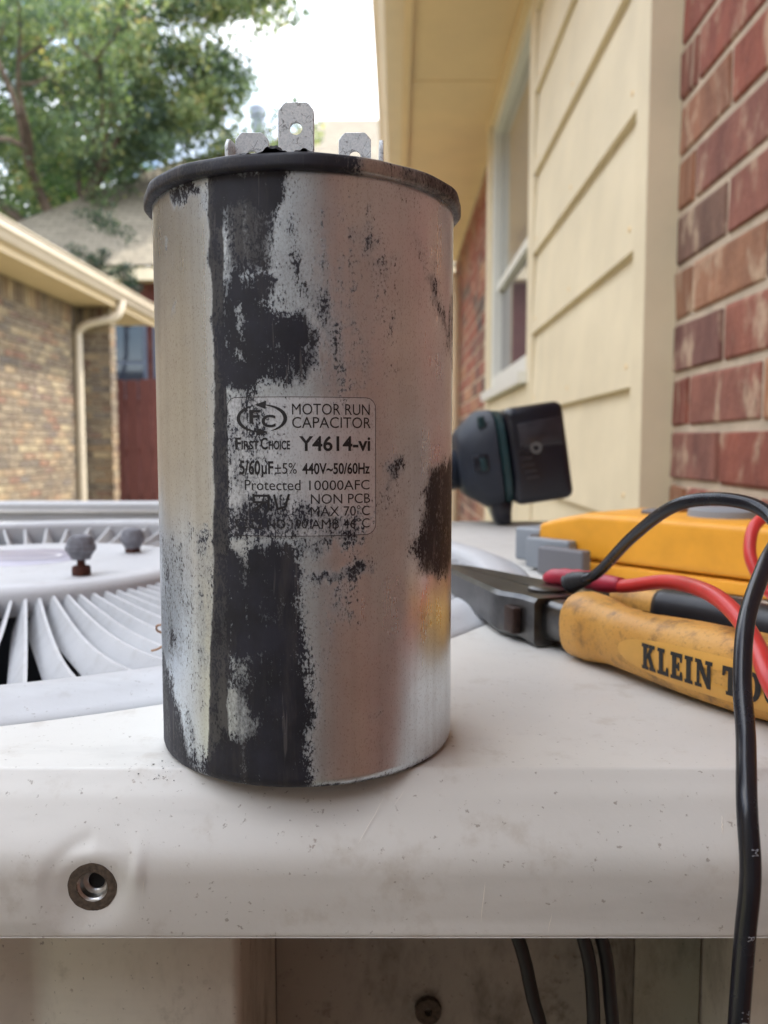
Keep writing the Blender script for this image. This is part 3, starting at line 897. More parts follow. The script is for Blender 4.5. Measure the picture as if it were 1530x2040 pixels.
# cabinet below the lip: left panel with a fold, open service bay, right post
CB = GZ + 0.082
YP = 0.170
pl = [(-0.455, YP), (-0.0815, YP), (-0.0782, YP + 0.0028), (-0.0744, YP + 0.0028), (-0.071, YP), (-0.0334, YP), (-0.0318, YP + 0.001), (-0.0313, YP + 0.003), (-0.0313, 0.226)]
def wall_strip(pts, z0, z1):
    v = []; f = []
    for x, y in pts: v += [(x, y, z0), (x, y, z1)]
    for i in range(len(pts) - 1): f.append((2 * i, 2 * i + 2, 2 * i + 3, 2 * i + 1))
    return v, f
mk('front_panel', *wall_strip(pl, CB, -0.006), M['cabinet'], ac, auto=50)
mk('bay_back_panel', *wall_strip([(-0.0313, 0.228), (0.066, 0.228), (0.068, 0.214), (0.18, 0.214), (0.18, 0.24)], CB, -0.006), M['inner_sheet'], ac)
mk('control_plate', *wall_strip([(0.0640, 0.200), (0.0805, 0.200)], CB + 0.3, -0.02), M['green_sheet'], ac)
mk('corner_post', *wall_strip([(0.0815, 0.215), (0.0815, 0.182), (0.083, 0.180), (0.27, 0.180)], CB, -0.006), M['cabinet'], ac)
mk('side_panel', *wall_strip([(0.285, 0.166), (0.285, 0.69)], CB, -0.006), M['cabinet'], ac)
mk('back_panel', *wall_strip([(0.285, 0.692), (-0.46, 0.692)], CB, -0.006), M['cabinet'], ac)
mk('side_panel', *wall_strip([(-0.46, 0.69), (-0.46, YP)], CB, -0.006), M['cabinet'], ac)
mk('bay_screw', *ringx(0.0012, 0.0038, 0.2255, 0.002, (0.0128, -0.0990)), M['dirty_brown'], ac, auto=40)
for pts in ([(0.0237, 0.1855, -0.0088), (0.0244, 0.1755, -0.0242), (0.0264, 0.1735, -0.0352), (0.0324, 0.1735, -0.0550), (0.0374, 0.1755, -0.0990), (0.0396, 0.1855, -0.3000)],
            [(0.0396, 0.1855, -0.0088), (0.0405, 0.1735, -0.0264), (0.0420, 0.1715, -0.0374), (0.0457, 0.1715, -0.0550), (0.0468, 0.1755, -0.0990), (0.0462, 0.1855, -0.3000)],
            [(0.0435, 0.1875, -0.0088), (0.0446, 0.1745, -0.0264), (0.0468, 0.1725, -0.0396), (0.0497, 0.1725, -0.0550), (0.0523, 0.1755, -0.0990), (0.0550, 0.1855, -0.3000)]):
    mk('wire', *tube(catmull(pts, 6), 0.0015, 10), M['black_plastic'], ac, smooth=True)

# loose sheet metal panel leaning against the back of the condenser
lp = thing('metal_panel', (-0.31, 0.745, GZ), 'pale sheet metal panel with folded edge rising behind the fan grille', 'panel')
v = []; f = []
prof = [(0.752, GZ + 0.001), (0.745, -0.004), (0.7445, 0.004), (0.7435, 0.0112), (0.745, 0.0126), (0.772, 0.0126), (0.7735, 0.0112), (0.774, -0.05)]
for x in (-0.62, -0.06):
    v += [(x, y, z) for y, z in prof]
n = len(prof)
f = [(i, n + i, n + i + 1, i + 1) for i in range(n - 1)]
mk('sheet', v, f, M['guard'], lp, auto=40)
v, f = tube([(-0.61, 0.7425, 0.0045), (-0.07, 0.7425, 0.0045)], 0.0016, 8)
mk('folded_hem', v, f, M['enamel'], lp, smooth=True)

# ------------------------------------------------------------------ the capacitor
CX, CY, CR, CH = -0.0169, 0.1815, 0.03175, 0.1155
SOOT = [
    (0.66, 0.9, [(-28.2, 114.4), (-21.8, 113.9), (-22.5, 94.1), (-22.4, 74.2), (-22.2, 53.9), (-22, 35.1), (-23.9, 15.8), (-20.8, -2.6), (-34, -4), (-31.3, 15.2), (-29.6, 34.8), (-28, 53.8), (-26.9, 77), (-27.7, 104.2)]),
    (1.42, 2.6, [(-26.9, 114.3), (-1, 113.2), (-2, 110.6), (-3.5, 108.3), (-5.7, 106), (-9.8, 104.8), (-11.5, 107.3), (-17.6, 106.9), (-20.4, 105.5), (-27.3, 105)]),
    (1.42, 3.2, [(-22.7, 94), (-19.2, 95.4), (-13, 94), (-5.6, 95), (-4.3, 92.4), (-7.2, 90.1), (-3.6, 88.5), (4.2, 87.7), (10.5, 83.5), (9.1, 79.5), (4.1, 77.2), (-4.6, 75.6), (-10.5, 74.9), (-25.1, 74.2), (-24, 85)]),
    (-1.1, 1.2, [(-17.4, 89.9), (-14.1, 90.2), (-14.1, 86.7), (-15, 84.2), (-17.1, 85)]),
    (-0.9, 0.8, [(-18.3, 82.3), (-14.7, 81.8), (-15.1, 79.5), (-18, 80)]),
    (-0.7, 0.6, [(-2.8, 86.5), (-0.4, 85.6), (-1.2, 84.8)]),
    (-0.7, 0.6, [(2, 82.1), (5.6, 82.6), (4.6, 81.2)]),
    (0.55, 5, [(-4.9, 104.1), (4, 105), (10.3, 97.2), (18.5, 86.8), (26.4, 79.8), (20.2, 75.5), (3.5, 73.6), (10.1, 81.3), (3.7, 88.3), (-5.2, 90.1), (-7.5, 97.2)]),
    (0.38, 7, [(-2.3, 112.3), (7.3, 111.1), (18.6, 97.5), (31.2, 78), (23.7, 73.3), (-3, 73.2)]),
    (0.2, 9, [(-2.3, 112.3), (20.4, 109.9), (37.3, 94.9), (37.3, 78.2), (23.7, 73.3)]),
    (0.8, 2.5, [(-22.3, 106.5), (-4.9, 105.4), (-5.9, 94.9), (-21.7, 94)]),
    (-0.25, 1.5, [(-21, 103.8), (-12.4, 103.8), (-11.7, 97.2), (-20.1, 97.1)]),
    (0.95, 1.8, [(-49.4, 113.1), (-31.3, 111.9), (-31, 108.9), (-38.1, 110), (-41, 108), (-47.8, 110.1)]),
    (0.8, 1.5, [(-32.5, 110.8), (-28.3, 110.9), (-28.3, 106.4), (-31.6, 106.2)]),
    (0.45, 3.5, [(18.6, 103.2), (24.7, 104.1), (30.2, 101.6), (28.3, 97.5), (20.3, 99.3)]),
    (0.34, 5, [(23.8, 99.5), (37.3, 98.5), (34.2, 91.9), (23.8, 93.7)]),
    (0.36, 4, [(29.3, 111.4), (47.9, 112), (50.7, 108.6), (33.1, 108)]),
    (0.34, 1.5, [(39.4, 104.6), (46.6, 103.9), (59.2, 99.5), (55.6, 97.7), (42.9, 101.7)]),
    (0.6, 1.8, [(51.7, 98.8), (60, 96.7), (69.2, 89.6), (85.3, 99.3), (85.2, 78.1), (68.2, 83.5), (58.6, 90.7)]),
    (0.36, 4, [(31.2, 91.8), (43, 92.5), (39.5, 86.7), (33.2, 87.3)]),
    (0.66, 3.5, [(-25.1, 75.6), (-6.3, 75.4), (-12.3, 72.3), (-13.3, 66.9), (-15.4, 57.7), (-23, 53.9)]),
    (0.44, 5, [(-22.4, 73.3), (-1.4, 73.1), (1.7, 63.2), (-1.7, 55.9), (-23, 55.8)]),
    (0.95, 4, [(-21.5, 53.5), (-6.7, 55), (9.8, 54.1), (13.1, 51.3), (6.5, 49), (-3.5, 47.2), (-21.6, 47.9)]),
    (0.66, 5, [(3.2, 53.2), (23.6, 52), (23.6, 48.3), (3.1, 47.2)]),
    (0.75, 2.2, [(31.6, 55.2), (32.2, 59.9), (37.4, 61.7), (41, 60.8), (38.5, 57), (34.2, 54.7)]),
    (0.3, 4, [(28.2, 57.6), (39.6, 60.3), (37.4, 52.7), (29.2, 49.1)]),
    (1, 3, [(58.4, 60.6), (82, 62.5), (85.3, 40), (66.2, 37.7), (48.6, 39.3), (44, 43.7), (51.4, 52.3), (48.4, 54.3)]),
    (0.9, 2, [(2.2, 41), (9.7, 42), (27.6, 43.2), (26.3, 40.6), (20.8, 38.9), (18.2, 40), (6.3, 39.4)]),
    (0.72, 3, [(-3.5, 48.6), (26.3, 50.1), (20.9, 46), (9.7, 43.9), (-0.2, 43.9)]),
    (1.42, 2.6, [(-14.8, 46.3), (-9.6, 47.1), (-1, 46.4), (0.3, 43.3), (1.5, 39.8), (3, 36.7), (3.6, 30.9), (4.2, 26.1), (5.4, 21.3), (4.7, 18.1), (6, 14.9), (6.8, 11.6), (5.9, 7.7), (5.1, -1.2), (-18.5, -1.9), (-29.2, -1.4), (-36.3, 1.7), (-28.9, 5.6), (-24.8, 12.8), (-24.2, 30.2), (-23.3, 44.5)]),
    (-1.1, 1.8, [(-23.8, 17.3), (-20.2, 18), (-13.4, 12.5), (-14.8, 9.4), (-21.4, 9.6), (-24.4, 12.8)]),
    (-0.95, 1.4, [(-18.6, 46.1), (-14.2, 45.7), (-15.9, 38.6), (-18.8, 40)]),
    (-0.85, 2.2, [(-22.6, 24.6), (-13.1, 24.5), (-13.6, 19.3), (-21.1, 19.4)]),
    (-0.9, 0.8, [(-16.7, 34.8), (-15, 34.9), (-15.2, 28.2), (-16.5, 28.2)]),
    (0.55, 3.5, [(3.1, 44.9), (6.3, 35.5), (8.1, 21.3), (8.3, 8.9), (6.2, 0.2), (4.5, 0.3), (2.8, 26.1)]),
    (1, 3.5, [(-73.9, 21.6), (-58.8, 20.2), (-51, 12.9), (-44.2, 5.7), (-36.2, 3.7), (-27, -1.2), (-59.2, -7.4), (-73.8, -1.4)]),
    (0.52, 4, [(-39.9, 48.8), (-29.5, 48.1), (-30.5, 22.1), (-37, 14.6), (-39, 29.3)]),
    (0.42, 5, [(-74.6, 46.1), (-39.4, 47.8), (-37.9, 24.5), (-51.3, 20.1), (-74.4, 25.7)]),
    (0.6, 1.4, [(-63, 40.5), (-56.9, 41), (-49.5, 31.4), (-52.5, 30.6)]),
    (0.6, 1.4, [(-60.7, 30.9), (-54.8, 30.9), (-46.6, 20.6), (-50.4, 20.2)]),
    (0.5, 1.5, [(-51.7, 4.5), (-43.7, 13.9), (-41.5, 10.1), (-36.1, 5.7)]),
    (0.4, 5, [(7.2, 40.2), (19.9, 39.9), (18.1, 32.4), (9.5, 23.2)]),
    (0.45, 1, [(-52.6, 104.6), (-49, 104.2), (-49.2, 102.3), (-51.9, 102.6)]),
    (0.45, 1.2, [(-50.8, 92.1), (-45.7, 91.7), (-46.6, 88.9), (-50.2, 89.7)]),
    (0.5, 0.6, [(26.4, 12.9), (32.2, 12.6), (31.7, 12), (26.8, 12.3)]),
    (0.06, 9, [(-2.3, 111.9), (85.2, 116), (85.1, 63), (31.2, 63.2), (23.7, 81.5)]),
    (0.05, 9, [(-62.5, 112.5), (-28.2, 108.6), (-30.6, 48.1), (-74.4, 46.1)]),
    (0.04, 9, [(6.4, 44.8), (85.3, 41.1), (85.2, -6.3), (5.9, 2.2)]),
]
FILM = [
    (0.42, 5, [(-22.5, 94.1), (-5.9, 93.6), (-9.7, 72.3), (-10.3, 46.7), (-24.1, 46.4)]),
    (1.1, 0.7, [(-28.6, 114.4), (-21.8, 113.9), (-22.5, 94.1), (-22.4, 74.2), (-22.2, 53.9), (-22, 35.1), (-23.9, 15.8), (-20.8, -2.6), (-34, -4), (-31.3, 15.2), (-29.6, 34.8), (-28, 53.8), (-26.9, 77), (-28.2, 104.2)]),
    (0.75, 2.5, [(-22, 113.9), (-4.7, 113.2), (-5.1, 95.4), (-22, 95.4)]),
    (0.6, 6, [(-23.3, 45.5), (3.1, 45.8), (5.8, -0.7), (-24.9, -2)]),
    (0.75, 3.5, [(-74.2, 17.1), (-54, 14.6), (-39.1, 0.3), (-74.3, -8.4)]),
    (0.16, 9, [(27.4, 114.3), (84.9, 122.6), (84.9, 52.1), (31.2, 63.2)]),
    (0.6, 3, [(52.8, 60.2), (85.1, 63), (85.1, 35.6), (47.2, 38.6)]),
    (0.45, 6, [(-22, 53.9), (16.6, 54), (20, 46.5), (-22.3, 46.4)]),
    (0.14, 5, [(20, 44.6), (50, 41.4), (47.6, 0), (23.4, 2.1)]),
]

def poly_field(px, pz, polys):
    """Soft-edged union of outlines given as (angle in degrees, height in mm) on the can."""
    out = np.zeros_like(px)
    sc = CR * 1000 * math.pi / 180
    for dn, soft, pts in polys:
        P = np.array([(a * sc, z) for a, z in pts])
        x, y = px * sc, pz
        inside = np.zeros(px.shape, bool); dist = np.full(px.shape, 1e9)
        for i in range(len(P)):
            a, b = P[i], P[(i + 1) % len(P)]
            c = ((a[1] > y) != (b[1] > y)) & (x < (b[0] - a[0]) * (y - a[1]) / (b[1] - a[1] + 1e-12) + a[0])
            inside ^= c
            e = b - a; L2 = max(e @ e, 1e-9)
            t = np.clip(((x - a[0]) * e[0] + (y - a[1]) * e[1]) / L2, 0, 1)
            dist = np.minimum(dist, np.hypot(x - a[0] - t * e[0], y - a[1] - t * e[1]))
        sd = np.where(inside, dist, -dist)
        k = np.clip(sd / (2 * soft) + 0.5, 0, 1); k = k * k * (3 - 2 * k)
        if dn > 0: out = np.maximum(out, dn * k)
        else: out = np.maximum(out + dn * k, 0)
    return out

def vnoise(x, y, cell, seed):
    """Smooth value noise, -1..1"""
    g = np.random.default_rng(seed).uniform(-1, 1, (256, 256))
    X = x / cell + 64; Y = y / cell + 32
    i = np.floor(X).astype(int); j = np.floor(Y).astype(int)
    a = X - i; b = Y - j; a = a * a * (3 - 2 * a); b = b * b * (3 - 2 * b)
    q = lambda u, v_: g[u % 256, v_ % 256]
    return (q(i, j) * (1 - a) + q(i + 1, j) * a) * (1 - b) + (q(i, j + 1) * (1 - a) + q(i + 1, j + 1) * a) * b

def soot_shade_attrs(me):
    """Write the soot, painted foot shadow and film amounts of every vertex (mesh is in the capacitor's own space)."""
    n = len(me.vertices)
    co = np.zeros(n * 3); me.vertices.foreach_get('co', co); co = co.reshape(-1, 3)
    ang = np.degrees(np.arctan2(co[:, 0], -co[:, 1])); zz = co[:, 2] * 1000
    mmx = ang * CR * 1000 * math.pi / 180
    # smeared, ragged outlines: push the outlines about at several sizes, more along the height than across
    wx = 0.9 * vnoise(mmx, zz * 0.6, 3.1, 1) + 0.55 * vnoise(mmx, zz * 0.7, 1.2, 2) + 0.12 * vnoise(mmx, zz, 0.6, 3)
    wz = 1.5 * vnoise(mmx, zz * 0.5, 2.6, 4) + 0.7 * vnoise(mmx, zz * 0.5, 1.0, 5) + 0.2 * vnoise(mmx, zz * 0.7, 0.55, 6)
    dens = 0.16 * vnoise(mmx, zz * 0.35, 1.6, 7) + 0.12 * vnoise(mmx, zz * 0.5, 0.7, 8) + 0.14 * vnoise(mmx, zz, 5.0, 9)
    for nm, P in (('soot', SOOT), ('film', FILM)):
        k_ = 1.0 if nm == 'soot' else 0.35
        val = poly_field(ang + k_ * wx / (CR * 1000 * math.pi / 180), zz + k_ * wz, P)
        if nm == 'soot': val = np.maximum(val, np.clip(1.25 - zz / 0.9, 0, 1.0))  # dark foot band: the can's contact shadow painted in through the soot amount
        if nm == 'soot': val = np.where(val > 0.08, np.maximum(val + dens * np.clip(val * 1.6, 0, 1), 0), val)
        at = me.attributes.new(nm, 'FLOAT', 'POINT'); at.data.foreach_set('value', val.astype(np.float32))

def sooty(name, base, metal, rough, streak=True, ink=False):
    k = NB(name)
    d = k.attr('soot'); fl = k.attr('film')
    n1 = k.noise(2300, 3, 0.65, stretch=(1, 1, 0.6)); n2 = k.noise(420, 4, 0.6, stretch=(1, 1, 0.7)); n3 = k.noise(130, 4, 0.6)
    n = k.math('ADD', k.math('ADD', k.math('MULTIPLY', n1, 0.62), k.math('MULTIPLY', n2, 0.26)), k.math('MULTIPLY', n3, 0.12))
    stk = k.noise(330, 5, 0.7, stretch=(1, 1, 0.10))
    nn = k.math('ADD', k.math('MULTIPLY', k.math('SUBTRACT', n, 0.5), 4.6), k.math('MULTIPLY', k.math('SUBTRACT', stk, 0.5), 1.6))
    grain = k.step(k.math('ADD', d, nn), 0.44, 0.90)
    veil = k.math('MULTIPLY', k.step(k.math('ADD', d, k.math('MULTIPLY', nn, 0.35)), 0.10, 1.05), 0.8)
    mask = k.math('MAXIMUM', grain, veil)
    mask = k.math('MULTIPLY', mask, k.step(d, 0.02, 0.12))
    # fine vertical drawing lines and handling scuffs of the aluminium
    br = k.noise(260, 4, 0.6, stretch=(1, 1, 0.02)); br2 = k.noise(60, 5, 0.6, stretch=(1, 1, 0.12)); sm = k.noise(45, 5, 0.65)
    a = k.ramp(br2, [(0.3, tuple(x * 0.86 for x in base[:3])), (0.7, base[:3])])
    dl = k.noise(520, 3, 0.6, stretch=(1, 1, 0.012)); a = k.mix(k.math('MULTIPLY', k.step(dl, 0.42, 0.66), 0.22), a, tuple(x * 0.62 for x in base[:3]) + (1,))
    a = k.mix(k.math('MULTIPLY', k.step(sm, 0.45, 0.7), 0.20), a, srgb(160, 144, 142))
    fine = k.noise(3600, 2, 0.5, stretch=(1, 1, 0.6))
    a = k.mix(k.math('MULTIPLY', k.step(fine, 0.54, 0.72), 0.3), a, srgb(84, 78, 78))
    # brownish burnt film
    fs = k.noise(300, 5, 0.7, stretch=(1, 1, 0.06))
    fm = k.math('MULTIPLY', k.step(k.math('ADD', fl, k.math('MULTIPLY', k.math('SUBTRACT', k.math('ADD', k.math('MULTIPLY', fs, 0.6), k.math('MULTIPLY', n1, 0.4)), 0.5), 1.1)), 0.22, 0.75), 0.92)
    a = k.mix(fm, a, srgb(44, 38, 35))
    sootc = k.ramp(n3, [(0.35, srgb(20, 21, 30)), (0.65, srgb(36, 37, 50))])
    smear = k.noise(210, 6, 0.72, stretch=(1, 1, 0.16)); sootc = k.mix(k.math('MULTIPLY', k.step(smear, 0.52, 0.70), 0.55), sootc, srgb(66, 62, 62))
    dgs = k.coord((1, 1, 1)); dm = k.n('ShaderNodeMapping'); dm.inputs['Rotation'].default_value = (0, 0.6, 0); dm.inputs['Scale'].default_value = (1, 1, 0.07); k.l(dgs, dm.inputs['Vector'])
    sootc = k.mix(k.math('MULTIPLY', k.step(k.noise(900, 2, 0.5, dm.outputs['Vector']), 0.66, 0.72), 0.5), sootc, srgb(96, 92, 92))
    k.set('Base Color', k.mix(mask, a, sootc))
    inv = k.math('SUBTRACT', 1.0, k.math('MAXIMUM', mask, fm))
    k.set('Metallic', k.math('MULTIPLY', inv, metal))
    r = k.math('ADD', k.math('MULTIPLY', br, 0.12), rough - 0.06)
    r = k.math('ADD', k.math('MULTIPLY', sm, 0.14), r)
    mxr = k.n('ShaderNodeMix', data_type='FLOAT'); k.l(mask, mxr.inputs['Factor']); k.l(r, mxr.inputs['A']); k.l(k.math('ADD', k.math('MULTIPLY', smear, 0.6), 0.3), mxr.inputs['B'])
    k.l(mxr.outputs['Result'], k.b.inputs['Roughness'])
    h = k.math('ADD', k.math('MULTIPLY', mask, 0.7), k.math('MULTIPLY', dl, 0.35))
    h = k.math('ADD', h, k.math('MULTIPLY', k.math('MULTIPLY', mask, n1), 0.8))
    k.bump(h, 0.22, 0.00012)
    return k.m
M['can_metal'] = sooty('sooted_aluminium', (0.80, 0.88, 0.94, 1), 1.0, 0.23)
M['label_foil'] = sooty('sooted_label_foil', (0.84, 0.88, 0.93, 1), 0.8, 0.38)
M['ink'] = flat('black_ink', (0.018, 0.017, 0.02, 1), 0.45, var=0.2, scale=800)
M['soot'] = flat('matt_soot', srgb(28, 28, 34), 0.9, var=0.5, scale=700, bump=1.0, bscale=1600, dist=0.0006)

cap = thing('capacitor', (CX, CY, 0.0), 'soot stained silver cylindrical motor run capacitor standing on the condenser', 'capacitor')
# can wall: fine rows on the camera side so that the stains keep their outlines
angs = [R_(a) for a in np.concatenate([np.linspace(-100, 100, 401), np.linspace(104, 256, 39)])]
zr = np.concatenate([[0.0, 0.0003, 0.0008], np.linspace(0.0016, 0.1128, 336)])
v = []; f = []
for z in zr:
    r = CR - (0.0009 * (1 - min(1, z / 0.0016)) ** 2)
    if z > 0.1085: r += 0.0
    for a in angs: v.append((CX + r * math.sin(a), CY - r * math.cos(a), z + 0.00005))
na = len(angs)
for i in range(len(zr) - 1):
    for k in range(na):
        k2 = (k + 1) % na
        f.append((i * na + k, i * na + k2, (i + 1) * na + k2, (i + 1) * na + k))
f.append(tuple(range(na))[::-1])
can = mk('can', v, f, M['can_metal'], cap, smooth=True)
soot_shade_attrs(can.data)
# crimped lid with a rolled rim
lidp = [(CR - 0.0002, 0.1127), (0.0326, 0.1127), (0.0331, 0.1128), (0.0334, 0.1131), (0.03345, 0.1135), (0.0334, 0.1148), (0.03325, 0.1153), (0.0328, 0.1156), (0.0322, 0.1154), (0.0319, 0.1147), (0.0317, 0.1138), (0.0300, 0.1136), (0.0005, 0.1137)]
v = []; f = []
angs2 = [2 * math.pi * k / 360 for k in range(360)]
for r, z in lidp:
    for a in angs2:
        dent = 0.00018 * math.sin(7 * a + 0.5) + 0.00012 * math.sin(17 * a) if 0.0325 < r < 0.0345 else 0
        v.append((CX + (r + dent) * math.sin(a), CY - (r + dent) * math.cos(a), z))
for i in range(len(lidp) - 1):
    for k in range(360):
        k2 = (k + 1) % 360
        f.append((i * 360 + k, i * 360 + k2, (i + 1) * 360 + k2, (i + 1) * 360 + k))
lid = mk('lid', v, f, None, cap, smooth=True)
me = lid.data
co = np.zeros(len(me.vertices) * 3); me.vertices.foreach_get('co', co); co = co.reshape(-1, 3)
an = np.degrees(np.arctan2(co[:, 0], -co[:, 1]))
sv = np.interp(an, [-180, -95, -80, 12, 19, 25, 34, 48, 56, 80, 100, 180], [0.3, 0.35, 0.62, 1.1, 1.2, 0.1, 0.15, 0.4, 0.62, 0.4, 0.2, 0.2])
fv = np.interp(an, [-180, -90, 10, 22, 45, 60, 90, 180], [0.4, 0.75, 0.8, 0.25, 0.5, 0.62, 0.6, 0.4])
for nm, val in (('soot', sv), ('film', fv)):
    at = me.attributes.new(nm, 'FLOAT', 'POINT'); at.data.foreach_set('value', val.astype(np.float32))
me.materials.append(sooty('sooted_lid_metal', (0.5, 0.47, 0.44, 1), 1.0, 0.40))
# burnt residue mounded over the front edge of the lid
v = []; f = []
K1, K2 = 40, 12
for i in range(K1 + 1):
    s = i / K1 * 2 - 1
    a = R_(-3 + s * 15.5)
    for j in range(K2 + 1):
        t = j / K2
        r = 0.0331 - 0.011 * t
        hh = 0.0031 * (1 - s * s) ** 0.7 * math.sin(math.pi * min(1, 0.15 + t * 0.85)) ** 0.8 + 0.0002 * math.sin(i * 1.7) + 0.0002 * math.sin(i * 0.9 + j * 2)
        v.append((CX + r * math.sin(a), CY - r * math.cos(a), 0.1146 + hh * (0.75 + 0.25 * math.sin(i * 0.45))))
for i in range(K1):
    for j in range(K2):
        a = i * (K2 + 1) + j
        f.append((a, a + K2 + 1, a + K2 + 2, a + 1))
mk('burnt_residue', v, f, M['soot'], cap, smooth=True)
# spade terminals
def term_mat():
    k = NB('tinned_terminal')
    vo = k.n('ShaderNodeTexVoronoi', feature='DISTANCE_TO_EDGE'); vo.inputs['Scale'].default_value = 560
    wob = k.noise(900, 3, 0.6)
    cv = k.n('ShaderNodeVectorMath', operation='ADD'); k.l(k.coord(), cv.inputs[0])
    cb = k.n('ShaderNodeCombineXYZ'); ww = k.math('MULTIPLY', wob, 0.0012); k.l(ww, cb.inputs[0]); k.l(ww, cb.inputs[2]); k.l(cb.outputs[0], cv.inputs[1])
    k.l(cv.outputs[0], vo.inputs['Vector'])
    crack = k.math('SUBTRACT', 1.0, k.step(vo.outputs['Distance'], 0.005, 0.04))
    nz = k.noise(700, 5, 0.7); g = k.noise(2500, 3, 0.6)
    crack = k.math('MULTIPLY', crack, k.step(k.noise(260, 3, 0.6), 0.50, 0.58))
    crack = k.math('MAXIMUM', crack, k.step(nz, 0.585, 0.66))
    base = k.ramp(g, [(0.35, srgb(214, 222, 226)), (0.65, srgb(246, 250, 252))])
    crack = k.math('MULTIPLY', crack, 0.7)
    k.set('Base Color', k.mix(crack, base, srgb(38, 36, 40)))
    k.set('Metallic', k.math('MULTIPLY', k.math('SUBTRACT', 1.0, crack), 0.12)).set('Roughness', 0.38)
    k.bump(k.math('ADD', crack, g), 0.4, 0.0001)
    return k.m
M['terminal'] = term_mat()
def terminal(cx, cy, zt, zb, wd, ang, hole_z, lean=0.0):
    th = 0.0008
    ch = wd * 0.17
    hw = wd / 2
    out = [(-hw, zb), (hw, zb), (hw, zt - ch * 1.3), (hw - ch, zt), (-hw + ch, zt), (-hw, zt - ch * 1.3)]
    # outline resampled so that a bridge of quads joins it to the round hole
    NN = 48
    hr = wd * 0.18
    o2 = []; h2 = []
    for k in range(NN):
        a = 2 * math.pi * k / NN
        ca, sa = math.cos(a), math.sin(a)
        best = 9
        for i in range(6):
            p, q = out[i], out[(i + 1) % 6]
            ex, ez = q[0] - p[0], q[1] - p[1]
            den = ca * ez - sa * ex
            if abs(den) < 1e-12: continue
            t = (p[0] * ez - (p[1] - hole_z) * ex) / den
            u = (p[0] * sa - (p[1] - hole_z) * ca) / den
            if t > 0 and -1e-6 <= u <= 1 + 1e-6: best = min(best, t)
        o2.append((best * ca, hole_z + best * sa)); h2.append((hr * ca, hole_z + hr * sa))
    v = []; f = []
    loops = [[(x * 0.965, -th / 2, z - 0.00012 * (z > hole_z)) for x, z in o2], [(x, -th / 2 + 0.00015, z) for x, z in o2], [(x, th / 2 - 0.00015, z) for x, z in o2], [(x * 0.965, th / 2, z - 0.00012 * (z > hole_z)) for x, z in o2],
             [(x, th / 2, z) for x, z in h2], [(x, -th / 2, z) for x, z in h2]]
    for L in loops: v += L
    for i in range(6):
        j = (i + 1) % 6
        for k in range(NN):
            k2 = (k + 1) % NN
            f.append((i * NN + k, i * NN + k2, j * NN + k2, j * NN + k))
    mt = Matrix.Translation((cx, cy, 0)) @ Matrix.Rotation(ang, 4, 'Z') @ Matrix.Rotation(lean, 4, 'Y')
    return mk('terminal', [mt @ Vector(p) for p in v], f, M['terminal'], cap, auto=35)
terminal(-0.0165, 0.1600, 0.1284, 0.1135, 0.00675, R_(-2), 0.1236)
terminal(-0.0262, 0.1690, 0.1262, 0.1135, 0.0066, R_(4), 0.1216)
terminal(-0.0302, 0.1690, 0.1244, 0.1135, 0.0063, R_(80), 0.1205)
terminal(-0.0058, 0.1690, 0.1262, 0.1135, 0.0064, R_(-3), 0.1216)
terminal(-0.0006, 0.1700, 0.1246, 0.1135, 0.0063, R_(92), 0.1205)
for (hx_, hy_) in ((-0.0165, 0.1665), (-0.0275, 0.1725), (-0.0045, 0.1728)):
    mk('terminal_base', *lathe([(0.0052, 0.1135), (0.0052, 0.1152), (0.0044, 0.1158), (0.0003, 0.1158)], 28, (hx_, hy_, 0)), M['black_plastic'], cap, auto=40)

# label foil and its print, wrapped round the can
def on_can(a, z, r): return (CX + r * math.sin(R_(a)), CY - r * math.cos(R_(a)), z / 1000)
LB = (-22.4, 47.6, 29.2, 73.3)
sc = CR * 1000 * math.pi / 180
v = []; f = []
NXl, NZl = 150, 90
rr_ = 2.0
for j in range(NZl + 1):
    z = LB[1] + (LB[3] - LB[1]) * j / NZl
    e = 0
    for (edge, sgn) in ((LB[1], 1), (LB[3], -1)):
        dz = (z - edge) * sgn
        if dz < rr_: e = rr_ - math.sqrt(max(0, rr_ * rr_ - (rr_ - dz) ** 2))
    a0, a1 = LB[0] + e / sc, LB[2] - e / sc
    for i in range(NXl + 1):
        v.append(on_can(a0 + (a1 - a0) * i / NXl, z, CR + 0.00006))
for j in range(NZl):
    for i in range(NXl):
        a = j * (NXl + 1) + i
        f.append((a, a + 1, a + NXl + 2, a + NXl + 1))
lab = mk('label_sticker', v, f, M['label_foil'], cap, smooth=True)
lab['label'] = 'silver foil label printed with black capacitor ratings'
soot_shade_attrs(lab.data)
# thin printed border
bpts = []
for k in range(4):
    cxy = [(LB[2] - 2.2 / sc, LB[3] - 2.2), (LB[0] + 2.2 / sc, LB[3] - 2.2), (LB[0] + 2.2 / sc, LB[1] + 2.2), (LB[2] - 2.2 / sc, LB[1] + 2.2)][k]
    for q in range(9):
        a = R_(90 * k + 90 * q / 8)
        bpts.append((cxy[0], cxy[1], math.cos(a), math.sin(a)))
full = []
for i, p in enumerate(bpts):
    full.append(p); q = bpts[(i + 1) % len(bpts)]
    if math.hypot((q[0] - p[0]) * sc, q[1] - p[1]) > 3:
        for t in np.linspace(0, 1, 24)[1:-1]: full.append((p[0] + (q[0] - p[0]) * t, p[1] + (q[1] - p[1]) * t, p[2], p[3]))
v = []; f = []
for (a, z, c, s) in full:
    for rad in (2.05, 1.93): v.append(on_can(a + rad * c / sc, z + rad * s, CR + 0.0001))
n = len(full)
for i in range(n): j = (i + 1) % n; f.append((2 * i, 2 * j, 2 * j + 1, 2 * i + 1))
mk('print_border', v, f, M['ink'], lab)

